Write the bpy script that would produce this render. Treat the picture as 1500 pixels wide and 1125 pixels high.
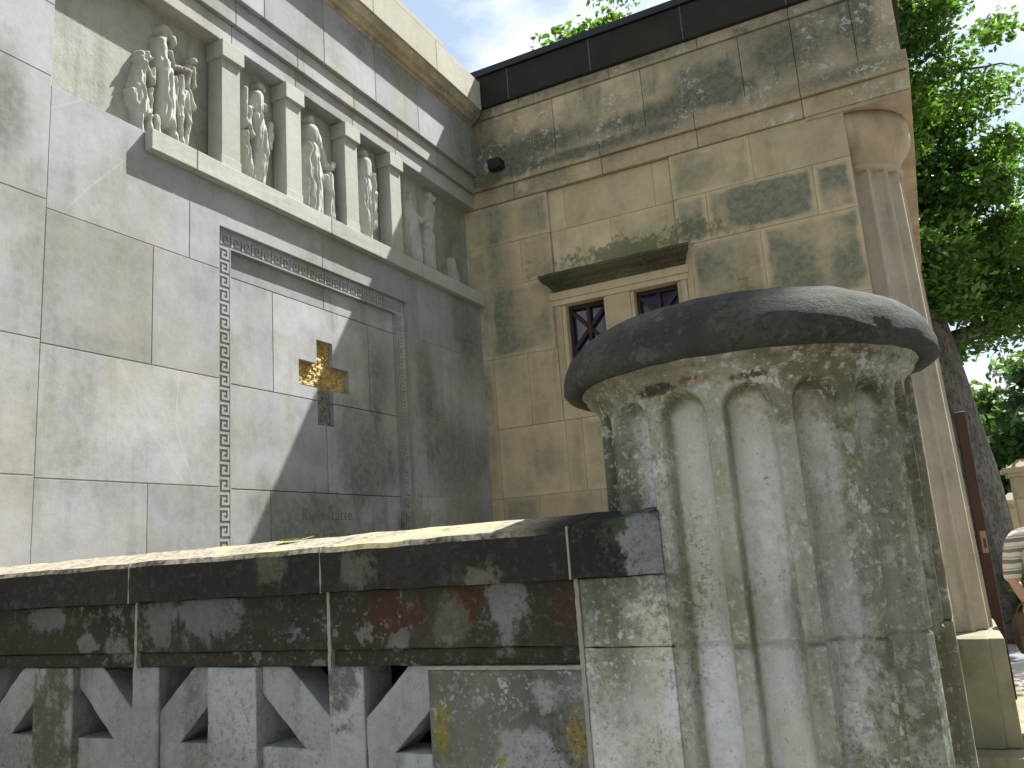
import bpy, bmesh, math, random
import numpy as np
from mathutils import Vector, Matrix, Quaternion, noise as mnoise

S = bpy.context.scene
COL = S.collection
for o in list(bpy.data.objects):
    bpy.data.objects.remove(o)

# ------------------------------------------------------------------ camera
# eye level is z = 0, the ground is z = -1.6; x along the side wall, y away from the viewer
cam_d = bpy.data.cameras.new('camera')
cam = bpy.data.objects.new('camera', cam_d)
COL.objects.link(cam)
r = Vector((0.88877811, 0.45286971, -0.07058686))
u = Vector((0.15243202, -0.14682002, 0.97734761))
f = Vector((-0.43224756, 0.87940486, 0.19952227))
cam.matrix_world = Matrix(((r.x, u.x, -f.x, 0), (r.y, u.y, -f.y, 0), (r.z, u.z, -f.z, 0), (0, 0, 0, 1)))
cam_d.sensor_width = 36
cam_d.lens = 1209.43 / 1500 * 36
cam_d.clip_start = 0.05
cam_d.clip_end = 2000
S.camera = cam

# ------------------------------------------------------------------ light
SUN = Vector((0.33, 0.633, 1.0)).normalized()
EL = math.asin(SUN.z)
AZ = math.atan2(SUN.x, SUN.y)
sd = bpy.data.lights.new('sun', 'SUN')
sd.energy = 5.0
sd.angle = math.radians(0.5)
sd.color = (1.0, 0.975, 0.94)
so = bpy.data.objects.new('sun', sd)
COL.objects.link(so)
so.rotation_euler = SUN.to_track_quat('Z', 'Y').to_euler()
so.location = SUN * 60

W = bpy.data.worlds.new('World')
S.world = W
W.use_nodes = True
nt = W.node_tree
nt.nodes.clear()
sky = nt.nodes.new('ShaderNodeTexSky')
sky.sky_type = 'NISHITA'
sky.sun_disc = False
sky.sun_elevation = EL
sky.sun_rotation = AZ
sky.air_density = 1.0
sky.dust_density = 1.6
bg = nt.nodes.new('ShaderNodeBackground')
bg.inputs['Strength'].default_value = 0.06
tc = nt.nodes.new('ShaderNodeTexCoord')
mp = nt.nodes.new('ShaderNodeMapping')
mp.inputs['Scale'].default_value = (1.0, 1.0, 2.4)
mp.inputs['Location'].default_value = (0.35, 0.2, 0.1)
cn = nt.nodes.new('ShaderNodeTexNoise')
cn.inputs['Scale'].default_value = 3.0
cn.inputs['Detail'].default_value = 8
cn.inputs['Roughness'].default_value = 0.55
cr = nt.nodes.new('ShaderNodeMapRange')
cr.inputs['From Min'].default_value = 0.44
cr.inputs['From Max'].default_value = 0.62
mx = nt.nodes.new('ShaderNodeMix')
mx.data_type = 'RGBA'
mx.inputs['B'].default_value = (8.3, 8.35, 8.7, 1)
ou = nt.nodes.new('ShaderNodeOutputWorld')
L = nt.links.new
L(tc.outputs['Generated'], mp.inputs['Vector'])
L(mp.outputs[0], cn.inputs['Vector'])
L(cn.outputs[0], cr.inputs['Value'])
L(cr.outputs[0], mx.inputs['Factor'])
pal = nt.nodes.new('ShaderNodeMix'); pal.data_type = 'RGBA'; pal.inputs[0].default_value = .45; pal.inputs['B'].default_value = (4.8, 6.05, 7.0, 1)
L(sky.outputs[0], pal.inputs['A']); L(pal.outputs['Result'], mx.inputs['A'])
L(mx.outputs['Result'], bg.inputs['Color'])
L(bg.outputs[0], ou.inputs[0])

S.view_settings.view_transform = 'Standard'
S.view_settings.look = 'None'
S.view_settings.exposure = 1.46
S.view_settings.gamma = 1
S.render.engine = 'CYCLES'
S.render.resolution_x = 1024
S.render.resolution_y = 768
S.cycles.max_bounces = 8

# ------------------------------------------------------------------ helpers: objects
def tag(o, label=None, cat=None, group=None, kind=None):
    if label: o['label'] = label
    if cat: o['category'] = cat
    if group: o['group'] = group
    if kind: o['kind'] = kind
    return o

def thing(name, loc, label, cat, group=None):
    o = bpy.data.objects.new(name, None)
    o.empty_display_size = 0.2
    COL.objects.link(o)
    o.location = loc
    return tag(o, label, cat, group)

def root_of(p):
    v = Vector((0, 0, 0))
    while p:
        v += Vector(p.location)
        p = p.parent
    return v

class MB:
    """collects faces given in world coordinates, builds ONE mesh object"""
    def __init__(s):
        s.v, s.f, s.uv, s.fa = [], [], [], []
        s.cur = (0.5, 0.0, 9.0, 9.0)
    def face(s, pts, uv=None, sm=False):
        b = len(s.v)
        s.v += [tuple(p) for p in pts]
        s.f.append(tuple(range(b, b + len(pts))))
        s.uv.append(uv if uv else [(-1, -1)] * len(pts))
        s.fa.append(s.cur)
    def prism(s, poly, tf, depth, rnd=None, dk=0.0):
        """poly in plane coordinates (counter-clockwise seen from the front), tf(u,v,d) -> world"""
        us = [p[0] for p in poly]; vs = [p[1] for p in poly]
        u0, v0 = min(us), min(vs)
        s.cur = (random.random() if rnd is None else rnd, dk, max(us) - u0, max(vs) - v0)
        n = len(poly)
        b = len(s.v)
        s.v += [tuple(tf(p[0], p[1], 0)) for p in poly] + [tuple(tf(p[0], p[1], depth)) for p in poly]
        uvf = [(p[0] - u0, p[1] - v0) for p in poly]
        s.f.append(tuple(range(b, b + n))); s.uv.append(uvf); s.fa.append(s.cur)
        s.f.append(tuple(range(b + 2 * n - 1, b + n - 1, -1))); s.uv.append(uvf[::-1]); s.fa.append(s.cur)
        for i in range(n):
            j = (i + 1) % n
            s.f.append((b + j, b + i, b + n + i, b + n + j))
            s.uv.append([uvf[j], uvf[i], uvf[i], uvf[j]]); s.fa.append(s.cur)
    def box(s, x0, x1, y0, y1, z0, z1, rnd=None, dk=0.0):
        s.prism([(x0, z0), (x1, z0), (x1, z1), (x0, z1)], lambda a, b, d: (a, y0 + d, b), y1 - y0, rnd, dk)
    def rings(s, rr, close=True, caps=True):
        """list of rings (lists of points) -> skinned surface"""
        b = len(s.v); n = len(rr[0])
        for ring in rr: s.v += [tuple(p) for p in ring]
        for i in range(len(rr) - 1):
            for j in range(n if close else n - 1):
                k = (j + 1) % n
                s.f.append((b + i * n + j, b + i * n + k, b + (i + 1) * n + k, b + (i + 1) * n + j))
                s.uv.append([(-1, -1)] * 4); s.fa.append(s.cur)
        if caps and close:
            s.f.append(tuple(b + j for j in range(n))[::-1]); s.uv.append([(-1, -1)] * n); s.fa.append(s.cur)
            e = b + (len(rr) - 1) * n
            s.f.append(tuple(e + j for j in range(n))); s.uv.append([(-1, -1)] * n); s.fa.append(s.cur)
    def tube(s, p, q, r0, r1=None, n=10):
        p, q = Vector(p), Vector(q); r1 = r0 if r1 is None else r1
        ax = (q - p).normalized(); a = ax.orthogonal().normalized(); c = ax.cross(a)
        s.rings([[P + (a * math.cos(t) + c * math.sin(t)) * R for t in [2 * math.pi * i / n for i in range(n)]] for P, R in ((p, r0), (q, r1))])
    def sweep(s, prof, y0, y1, tf):
        """closed profile (list of (a,b)) extruded from y0 to y1; tf(a,b,t)->world"""
        s.rings([[tf(a, b, y0) for a, b in prof], [tf(a, b, y1) for a, b in prof]])
    def build(s, name, mat, parent=None, bevel=0, smooth=False, seg=2, cat=None):
        me = bpy.data.meshes.new(name)
        off = root_of(parent)
        me.from_pydata([(v[0] - off.x, v[1] - off.y, v[2] - off.z) for v in s.v], [], s.f)
        uvl = me.uv_layers.new(name='uv')
        flat = [c for fu in s.uv for p in fu for c in p]
        uvl.data.foreach_set('uv', flat)
        for i, nm in enumerate(('rnd', 'dk', 'bw', 'bh')):
            a = me.attributes.new(nm, 'FLOAT', 'FACE')
            a.data.foreach_set('value', [t[i] for t in s.fa])
        if smooth: me.polygons.foreach_set('use_smooth', [True] * len(me.polygons))
        me.materials.append(mat)
        bm = bmesh.new(); bm.from_mesh(me); bmesh.ops.recalc_face_normals(bm, faces=bm.faces); bm.to_mesh(me); bm.free()
        o = bpy.data.objects.new(name, me)
        COL.objects.link(o)
        if parent: o.parent = parent
        if bevel:
            m = o.modifiers.new('bevel', 'BEVEL'); m.width = bevel; m.segments = seg; m.limit_method = 'ANGLE'; m.angle_limit = math.radians(35)
            m.harden_normals = False
        return o

# ------------------------------------------------------------------ helpers: materials
class NT:
    def __init__(s, name):
        s.m = bpy.data.materials.new(name); s.m.use_nodes = True
        s.t = s.m.node_tree; s.b = s.t.nodes['Principled BSDF']
        s.geo = s.t.nodes.new('ShaderNodeNewGeometry')
        s.pos = s.geo.outputs['Position']
    def n(s, k, **kw):
        x = s.t.nodes.new(k)
        for a, b in kw.items(): setattr(x, a, b)
        return x
    def put(s, sock, v):
        if isinstance(v, bpy.types.NodeSocket): s.t.links.new(v, sock)
        elif v is not None:
            if isinstance(v, (tuple, list)) and len(v) == 3 and sock.type == 'RGBA': v = (*v, 1)
            sock.default_value = v
    def math(s, op, a, b=None, c=None, clamp=False):
        x = s.n('ShaderNodeMath', operation=op); x.use_clamp = clamp
        s.put(x.inputs[0], a)
        if b is not None: s.put(x.inputs[1], b)
        if c is not None: s.put(x.inputs[2], c)
        return x.outputs[0]
    def vec(s, op, a, b=None):
        x = s.n('ShaderNodeVectorMath', operation=op); s.put(x.inputs[0], a)
        if b is not None: s.put(x.inputs[1], b)
        return x.outputs['Value'] if op in ('LENGTH', 'DISTANCE') else x.outputs[0]
    def noise(s, scale, detail=4, rough=0.55, vec=None, dist=0.0, stretch=None, off=0.0):
        v = vec or s.pos
        if stretch: v = s.vec('MULTIPLY', v, stretch)
        if off: v = s.vec('ADD', v, (off, off * 1.7, -off))
        x = s.n('ShaderNodeTexNoise'); s.put(x.inputs['Vector'], v)
        x.inputs['Scale'].default_value = scale; x.inputs['Detail'].default_value = detail
        x.inputs['Roughness'].default_value = rough; x.inputs['Distortion'].default_value = dist
        return x.outputs[0]
    def rng(s, v, a, b, c=0.0, d=1.0, smooth=True):
        x = s.n('ShaderNodeMapRange'); x.interpolation_type = 'SMOOTHSTEP' if smooth else 'LINEAR'
        s.put(x.inputs['Value'], v)
        for k, q in zip(('From Min', 'From Max', 'To Min', 'To Max'), (a, b, c, d)): s.put(x.inputs[k], q)
        return x.outputs[0]
    def mix(s, f, a, b, mode='MIX'):
        x = s.n('ShaderNodeMix', data_type='RGBA', blend_type=mode); s.put(x.inputs[0], f)
        s.put(x.inputs['A'], a); s.put(x.inputs['B'], b)
        return x.outputs['Result']
    def attr(s, nm):
        x = s.n('ShaderNodeAttribute', attribute_name=nm); return x.outputs['Fac']
    def gray(s, v):
        x = s.n('ShaderNodeCombineColor'); [s.put(x.inputs[i], v) for i in range(3)]
        return x.outputs[0]
    def bump(s, h, strength, dist):
        x = s.n('ShaderNodeBump'); x.inputs['Strength'].default_value = strength; x.inputs['Distance'].default_value = dist
        s.put(x.inputs['Height'], h); s.put(s.b.inputs['Normal'], x.outputs[0])
    def done(s, col, rough=0.9, spec=0.25):
        s.put(s.b.inputs['Base Color'], col); s.put(s.b.inputs['Roughness'], rough)
        s.b.inputs['Specular IOR Level'].default_value = spec
        return s.m

def stone(name, base, warm, dark=(0.07, 0.075, 0.06), patch=0.35, streak=0.3, mott=0.35, per=0.22, spots=0.0,
          green=0.0, blobs=(), seed=0.0, grain=0.12, bump=0.004, blocks=True, fine=90, veins=0.0, spotcol=(0.5, 0.5, 0.46), speck=0.0, lines=(), edge=None, bigr=(.38, .62)):
    t = NT(name)
    big = t.noise(0.9, 5, 0.6, off=seed)
    mid = t.noise(4.5, 8, 0.62, off=seed + 3, dist=0.15)
    sml = t.noise(22, 6, 0.7, off=seed + 5)
    fin = t.noise(fine, 4, 0.8, off=seed)
    soft = t.noise(2.6, 3, 0.5, off=seed + 13)
    stk = t.noise(1.0, 6, 0.65, stretch=(8, 8, 0.9), off=seed + 8)
    c = t.mix(t.rng(big, *bigr), base, warm)
    v = t.math('MULTIPLY_ADD', mid, mott * 1.6, 1 - mott * 0.8)
    v = t.math('MULTIPLY', v, t.math('MULTIPLY_ADD', fin, grain * 2, 1 - grain))
    v = t.math('MULTIPLY', v, t.math('MULTIPLY_ADD', sml, 0.3, 0.85))
    if blocks:
        v = t.math('MULTIPLY', v, t.math('MULTIPLY_ADD', t.attr('rnd'), per, 1 - per / 2))
    c = t.mix(1.0, c, t.gray(v), 'MULTIPLY')
    # weathering patches inside the blocks, stopping short of the pointed joints
    k = t.math('ADD', t.math('MULTIPLY', t.rng(soft, 0.42, 0.66), patch), t.math('MULTIPLY', t.rng(stk, 0.48, 0.72), streak))
    if blocks:
        uv = t.n('ShaderNodeUVMap', uv_map='uv'); sp = t.n('ShaderNodeSeparateXYZ'); t.put(sp.inputs[0], uv.outputs[0])
        e = t.math('MINIMUM', t.math('MINIMUM', sp.outputs[0], t.math('SUBTRACT', t.attr('bw'), sp.outputs[0])),
                   t.math('MINIMUM', sp.outputs[1], t.math('SUBTRACT', t.attr('bh'), sp.outputs[1])))
        e2 = t.math('ADD', e, t.math('MULTIPLY_ADD', mid, 0.12, -0.06))
        inn = t.rng(e2, 0.01, 0.06)
        pk = t.math('MULTIPLY', t.math('MULTIPLY', inn, t.attr('dk')), t.rng(soft, 0.30, 0.60, 0.35, 1.0))
        k = t.math('ADD', k, pk)
    for (cx, cy, cz), (rx, ry, rz), colr, st in blobs:
        if colr is None:
            d = t.vec('MULTIPLY', t.vec('SUBTRACT', t.pos, (cx, cy, cz)), (1 / rx, 1 / ry, 1 / rz))
            l = t.math('ADD', t.vec('LENGTH', d), t.math('MULTIPLY_ADD', soft, 2.6, -1.3))
            l = t.math('ADD', l, t.math('MULTIPLY_ADD', stk, 1.2, -.6))
            k = t.math('ADD', k, t.rng(l, 1.45, 0.2, 0, st))
    k = t.math('MINIMUM', k, 0.93)
    dcol = t.mix(t.rng(sml, 0.4, 0.6), dark, tuple(q * 1.5 for q in dark))
    c = t.mix(k, c, dcol)
    if green:
        g = t.math('MULTIPLY', t.rng(t.noise(2.2, 6, 0.65, off=seed + 20), 0.45, 0.65), green)
        c = t.mix(g, c, t.mix(1.0, c, (0.80, 0.86, 0.48), 'MULTIPLY'))
    for (cx, cy, cz), (rx, ry, rz), colr, st in blobs:
        if colr is not None:
            d = t.vec('MULTIPLY', t.vec('SUBTRACT', t.pos, (cx, cy, cz)), (1 / rx, 1 / ry, 1 / rz))
            l = t.math('ADD', t.vec('LENGTH', d), t.math('MULTIPLY_ADD', sml, 3.0, -1.5))
            l = t.math('ADD', l, t.math('MULTIPLY_ADD', mid, 3.0, -1.5))
            l = t.math('ADD', l, t.math('MULTIPLY_ADD', stk, 1.6, -0.8))
            c = t.mix(t.rng(l, 1.15, 0.55, 0, st), c, t.mix(1.0, colr, t.gray(t.math('MULTIPLY_ADD', sml, 1.0, .5)), 'MULTIPLY'))
    if veins:
        w = t.noise(0.8, 3, 0.5, off=seed + 40, dist=0.5)
        vv = t.rng(t.math('ABSOLUTE', t.math('SUBTRACT', w, 0.5)), 0.004, 0.0, 0, veins)
        c = t.mix(vv, c, (0.55, 0.55, 0.52))
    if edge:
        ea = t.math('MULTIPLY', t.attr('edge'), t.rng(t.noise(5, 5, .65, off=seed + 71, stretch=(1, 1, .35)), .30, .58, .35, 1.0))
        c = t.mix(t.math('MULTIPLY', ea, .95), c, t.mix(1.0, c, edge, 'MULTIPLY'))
    for (ya, za), (yb_, zb_) in lines:
        A_ = Vector((XA, ya, za)); D_ = Vector((0, yb_ - ya, zb_ - za)); L2 = D_.length_squared
        rel = t.vec('SUBTRACT', t.pos, tuple(A_))
        dp = t.n('ShaderNodeVectorMath', operation='DOT_PRODUCT'); t.put(dp.inputs[0], rel); t.put(dp.inputs[1], tuple(D_))
        tt = t.math('DIVIDE', dp.outputs['Value'], L2, clamp=True)
        sc_ = t.n('ShaderNodeVectorMath', operation='SCALE'); t.put(sc_.inputs[0], tuple(D_)); t.put(sc_.inputs['Scale'], tt)
        dist = t.vec('LENGTH', t.vec('SUBTRACT', rel, sc_.outputs[0]))
        dist = t.math('ADD', dist, t.math('MULTIPLY_ADD', sml, 0.02, -0.01))
        c = t.mix(t.rng(dist, 0.007, 0.002, 0, .25), c, (.42, .42, .40))
    if spots:
        zone_ = t.math('MULTIPLY', t.rng(t.noise(2.6, 5, 0.6, off=seed + 31), 0.46, 0.62), spots)
        b1 = t.rng(t.noise(17, 8, 0.62, off=seed + 33), .565, .595); b2 = t.rng(t.noise(48, 6, 0.6, off=seed + 35), .60, .64)
        c = t.mix(t.math('MULTIPLY', t.math('MAXIMUM', b1, b2), zone_), c, t.mix(1.0, spotcol, t.gray(t.math('MULTIPLY_ADD', fin, 1.0, .5)), 'MULTIPLY'))
        pits = t.rng(t.noise(140, 2, 0.5, off=seed + 2), 0.33, 0.26)
        c = t.mix(t.math('MULTIPLY', pits, 0.6), c, tuple(q * 0.8 for q in dark))
    if speck:
        zone = t.rng(t.noise(3.2, 5, .65, off=seed + 61, stretch=(1, 1, .45)), .42, .58)
        sp1 = t.rng(t.noise(75, 5, .75, off=seed + 63), .50, .60); sp2 = t.rng(t.noise(28, 6, .75, off=seed + 65), .53, .62)
        c = t.mix(t.math('MULTIPLY', t.math('MULTIPLY', sp1, zone), speck), c, dark)
        c = t.mix(t.math('MULTIPLY', sp2, speck * .4), c, tuple(q * 1.6 for q in dark))
        lt = t.rng(t.noise(50, 5, .7, off=seed + 67), .56, .64)
        c = t.mix(t.math('MULTIPLY', lt, speck * .5), c, spotcol)
    h = t.math('ADD', t.math('MULTIPLY', fin, 0.35), t.math('ADD', t.math('MULTIPLY', sml, 0.6), t.math('MULTIPLY', mid, 0.8)))
    t.bump(h, 0.6, bump)
    return t.done(c)

def plain(name, col, rough=0.7, metal=0.0, var=0.25, scale=12, bump=0.0, spec=0.4):
    t = NT(name)
    nz = t.noise(scale, 6, 0.65)
    c = t.mix(1.0, col, t.gray(t.math('MULTIPLY_ADD', nz, var * 2, 1 - var)), 'MULTIPLY')
    if bump: t.bump(t.noise(scale * 4, 4, 0.7), 0.6, bump)
    t.b.inputs['Metallic'].default_value = metal
    return t.done(c, rough, spec)

random.seed(7)
TX = bpy.data.textures.new('wear', 'CLOUDS'); TX.noise_scale = .06; TX.noise_depth = 3
def worn(o, st=.007, lev=4):
    if lev:
        a = o.modifiers.new('sub', 'SUBSURF'); a.subdivision_type = 'SIMPLE'; a.levels = lev; a.render_levels = lev
    d = o.modifiers.new('wear', 'DISPLACE'); d.texture = TX; d.texture_coords = 'GLOBAL'; d.strength = st; d.mid_level = .5
    return o
XA = -3.47          # face of the memorial wall
YB = 6.5            # face of the side wall
GZ = -1.6

M_wallA = stone('memorial_wall_stone', (0.305, 0.302, 0.315), (0.285, 0.276, 0.243), dark=(0.10, 0.105, 0.092), patch=0.3, streak=0.25, mott=0.26, bigr=(.42, .58),
                per=0.3, green=0.08, seed=1.0, lines=[((2.693, 1.058), (2.889, .729)), ((2.889, .729), (3.09, .485)), ((3.056, 1.028), (3.037, .787)), ((3.037, .787), (3.157, .477)), ((2.385, 1.759), (2.495, 1.907)), ((2.495, 1.907), (2.691, 2.135)), ((2.284, 2.238), (2.434, 2.352)), ((3.766, 1.398), (4.195, 1.626))], grain=0.08, bump=0.003,
                blobs=[((XA, 2.05, 2.12), (.3, .11, .32), None, .75), ((XA, 5.9, .8), (.5, .45, .4), None, .75), ((XA, 4.8, .70), (.5, .45, .4), None, .8), ((XA, 4.95, 1.35), (.3, .2, .3), None, .65), ((XA, 5.5, 1.3), (.3, .12, .5), None, .6),  # first blob paints tree dapple into the stone at the left edge
                       ((XA, 6.2, 1.9), (.3, .3, .45), None, .7), ((XA, 6.15, .2), (.5, .35, .35), None, .4), ((XA, 4.3, .2), (.3, .75, .35), None, .8),  # shaded-side blobs: stains, deepened to put shade into the colour too
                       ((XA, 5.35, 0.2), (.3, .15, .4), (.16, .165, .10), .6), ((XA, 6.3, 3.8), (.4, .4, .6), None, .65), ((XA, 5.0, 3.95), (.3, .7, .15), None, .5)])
M_mortarA = stone('pale_mortar', (0.36, 0.35, 0.33), (0.3, 0.29, 0.26), patch=0.2, streak=0.1, blocks=False, seed=4, bump=0.003)
M_wallB = stone('side_wall_stone', (0.52, 0.43, 0.275), (0.50, 0.40, 0.265), dark=(0.13, 0.138, 0.10), patch=0.22, streak=0.22, mott=0.22,
                per=0.3, green=0.18, seed=11.0, grain=0.08, bump=0.004,
                blobs=[((-1.9, YB, 2.48), (.75, .3, .12), (.13, .135, .075), .75), ((-3.3, YB, 3.0), (.15, .3, 1.2), None, .45),
                       ((-2.9, YB, 3.6), (.5, .3, .14), None, .9), ((-2.2, YB, 3.62), (.6, .3, .14), None, .85), ((-1.3, YB, 3.6), (.45, .3, .13), None, .8),
                       ((-.45, YB, 3.85), (.45, .3, .3), None, .75), ((-1.35, YB, 3.95), (.25, .3, .2), None, .5), ((-3.35, YB, 4.0), (.2, .3, .5), None, .7),
                       ((-.05, YB, 3.7), (.15, .3, .4), None, .6), ((-3.2, YB, 1.9), (.2, .3, .5), None, .3)])
M_entB = stone('side_entablature_stone', (0.45, 0.37, 0.24), (0.40, 0.325, 0.21), dark=(0.085, 0.088, 0.065), patch=0.45, streak=0.3, mott=0.3,
               per=0.25, green=0.15, spots=0.6, speck=.35, seed=15.0, grain=0.1, bump=0.005,
               blobs=[((-2.8, YB, 3.66), (.75, .4, .15), None, .9), ((-1.5, YB, 3.62), (.8, .4, .12), None, .75),
                      ((-2.9, YB, 3.46), (.9, .4, .06), None, .7), ((-2.2, YB, 3.46), (.9, .4, .07), None, .55),
                      ((-.5, YB, 3.85), (.5, .4, .33), None, .8), ((-1.25, YB, 3.8), (.3, .4, .2), None, .7), ((-3.35, YB, 3.9), (.25, .4, .5), None, .7),
                      ((.05, YB, 3.8), (.14, .3, .3), None, .8), ((-2.1, YB, 4.13), (1.2, .3, .05), None, .5), ((-.1, YB, 3.45), (.6, .3, .07), None, .5)])
M_mortarB = stone('tan_mortar', (0.44, 0.39, 0.27), (0.28, 0.25, 0.18), patch=0.3, streak=0.1, blocks=False, seed=6, bump=0.003)
M_warm = stone('warm_sheltered_stone', (0.42, 0.325, 0.225), (0.36, 0.285, 0.20), patch=0.3, streak=0.3, mott=0.3, blocks=True, seed=8, green=0.1)
M_colB = stone('column_stone', (0.42, 0.36, 0.28), (0.39, 0.335, 0.26), dark=(0.12, 0.115, 0.095), patch=0.2, streak=0.45, mott=0.2, blocks=False, seed=9, green=0.15)
M_plinth = stone('plinth_stone', (0.24, 0.22, 0.15), (0.21, 0.195, 0.13), dark=(0.07, 0.075, 0.05), patch=0.35, streak=0.5, mott=0.3, blocks=True, seed=12, green=0.5)
M_pale = stone('pale_cornice_stone', (0.375, 0.38, 0.36), (0.36, 0.36, 0.325), dark=(0.16, 0.16, 0.11), patch=0.2, streak=0.15, mott=0.15, seed=13, green=0.15)
M_cornice = stone('buff_cornice_stone', (0.40, 0.39, 0.33), (0.39, 0.375, 0.29), dark=(0.16, 0.16, 0.11), patch=0.2, streak=0.15, mott=0.15, seed=14, green=0.2)
M_drum = stone('pillar_stone', (0.54, 0.555, 0.56), (0.45, 0.43, 0.36), dark=(0.085, 0.085, 0.055), speck=.6, edge=(.28, .29, .16), patch=0.25, streak=0.5, mott=0.32, blocks=False,
               green=0.35, spots=0.5, spotcol=(.66, .67, .66), seed=17, grain=0.2, bump=0.006, fine=160,
               blobs=[((0, 2.2, -.4), (.05, .2, 1.3), (.19, .17, .105), .9), ((-.46, 1.77, -.55), (.12, .4, .38), (.60, .61, .64), .75), ((-.54, 1.85, .02), (.05, .3, .20), (.56, .58, .62), .6), ((-.33, 1.77, .05), (.09, .3, .18), (.58, .59, .58), .5), ((-.70, 2.0, .02), (.1, .4, .35), None, .9), ((-.62, 1.75, -.10), (.18, .3, .07), (.10, .12, .085), .7),
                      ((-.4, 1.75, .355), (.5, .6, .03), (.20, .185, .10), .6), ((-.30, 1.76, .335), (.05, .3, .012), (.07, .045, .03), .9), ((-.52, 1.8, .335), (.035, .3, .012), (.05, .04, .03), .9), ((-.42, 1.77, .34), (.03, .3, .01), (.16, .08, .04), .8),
                      ((-.18, 1.8, .3), (.14, .3, .09), (.17, .15, .08), .6), ((-.15, 1.8, -.6), (.14, .3, .3), (.20, .185, .12), .6),
                      ((-.06, 1.9, .0), (.1, .3, .5), (.19, .185, .12), .6)])
M_cap = stone('mossy_cap_stone', (0.046, 0.051, 0.042), (0.085, 0.083, 0.058), speck=.7, dark=(0.017, 0.021, 0.017), patch=0.5, streak=0.25, mott=0.95, blocks=False, bigr=(.45, .55),
              green=0.4, spots=0.5, seed=21, grain=0.45, bump=0.018, fine=130, spotcol=(0.12, 0.13, 0.105))
M_coping = stone('blackened_coping_stone', (0.024, 0.021, 0.018), (0.036, 0.031, 0.025), speck=.4, dark=(0.010, 0.009, 0.008), patch=0.4, streak=0.1, mott=0.4,
                 spots=0.35, seed=23, grain=0.3, bump=0.006, fine=140, spotcol=(0.11, 0.11, 0.1),
                 blobs=[((-1.64, 1.77, .0), (.065, .2, .065), (.09, .095, .055), .9), ((-1.35, 1.77, -.02), (.06, .2, .05), (.10, .12, .09), .8),
                        ((-1.0, 1.77, -.055), (.05, .2, .03), (.13, .14, .09), .8), ((-.62, 1.77, .03), (.09, .3, .05), (.06, .08, .045), .7),
                        ((-.585, 1.78, -.02), (.06, .25, .08), (.24, .25, .25), .85)])
M_coptop = stone('weathered_coping_top', (0.36, 0.325, 0.24), (0.40, 0.36, 0.20), dark=(0.10, 0.09, 0.07), patch=0.35, streak=0.0, mott=0.4,
                 spots=0.5, seed=25, grain=0.35, bump=0.01, fine=150)
M_band = stone('dark_band_stone', (0.045, 0.043, 0.027), (0.032, 0.030, 0.019), speck=.5, dark=(0.018, 0.018, 0.014), patch=0.5, streak=0.35, mott=0.5,
               spots=0.7, seed=27, grain=0.25, bump=0.006, fine=140, spotcol=(0.17, 0.175, 0.165),
               blobs=[((-1.90, 1.8, -.12), (.12, .2, .07), (.15, .155, .15), .75), ((-2.12, 1.8, -.14), (.07, .2, .08), (.15, .16, .15), .7), ((-2.6, 1.8, -.11), (.12, .2, .05), (.15, .155, .15), .7),
                      ((-1.25, 1.8, -.14), (.09, .2, .05), (.06, .026, .014), .8), ((-1.03, 1.8, -.11), (.06, .2, .05), (.065, .026, .014), .85), ((-.95, 1.8, -.13), (.06, .2, .08), (.19, .195, .19), .85),
                      ((-.80, 1.8, -.12), (.05, .2, .06), (.06, .03, .018), .6), ((-2.45, 1.8, -.19), (.05, .2, .03), (.16, .165, .15), .8), ((-2.3, 1.8, -.2), (.06, .2, .04), (.16, .165, .15), .8),
                      ((-1.55, 1.8, -.15), (.06, .2, .07), (.03, .03, .03), .7), ((-1.1, 1.8, -.16), (.05, .2, .06), (.13, .135, .10), .6)])
M_lattice = stone('lattice_stone', (0.34, 0.355, 0.365), (0.27, 0.275, 0.25), dark=(0.07, 0.072, 0.058), patch=0.35, streak=0.5, mott=0.35, per=0.3,
                  spots=0.35, speck=.45, green=0.15, seed=29, grain=0.2, bump=0.005, fine=150, spotcol=(0.33, 0.34, 0.34),
                  blobs=[((-2.62, 1.8, -.45), (.10, .2, .3), (.075, .078, .042), .85), ((-1.45, 1.8, -.3), (.06, .2, .1), (.09, .09, .085), .85)])
M_endblk = stone('lichen_block_stone', (0.21, 0.22, 0.20), (0.18, 0.18, 0.14), dark=(0.05, 0.052, 0.042), patch=0.6, streak=0.4, mott=0.45,
                 spots=1.0, speck=.8, green=0.5, seed=33, grain=0.25, bump=0.006, fine=150, spotcol=(0.36, 0.37, 0.38),
                 blobs=[((-1.14, 1.8, -.40), (.03, .2, .08), (.20, .17, .03), .8), ((-.98, 1.8, -.49), (.03, .2, .06), (.22, .19, .04), .8), ((-.79, 1.8, -.42), (.025, .2, .07), (.24, .17, .035), .8),
                        ((-.90, 1.8, -.46), (.09, .2, .06), (.32, .32, .33), .8), ((-.86, 1.8, -.32), (.06, .2, .04), (.32, .33, .33), .7)])
M_joint = plain('pointing_mortar', (0.30, 0.28, 0.24), 0.95, var=0.35, scale=60, bump=0.004)
M_gutter = stone('blackened_eave', (0.022, 0.022, 0.018), (0.028, 0.028, 0.02), dark=(0.01, 0.01, 0.008), patch=0.3, streak=0.2, mott=0.3, seed=35, green=0.3, per=0.3)
M_blacktin = plain('dark_roofing_metal', (0.012, 0.013, 0.016), 0.45, metal=0.3, var=0.3)
M_hood = stone('mossy_hood_stone', (0.115, 0.105, 0.06), (0.075, 0.08, 0.04), dark=(0.025, 0.028, 0.016), speck=.9, spotcol=(.2, .18, .1), patch=0.5, streak=0.3, mott=0.6, blocks=False, seed=37, grain=0.35, bump=0.008)
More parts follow.
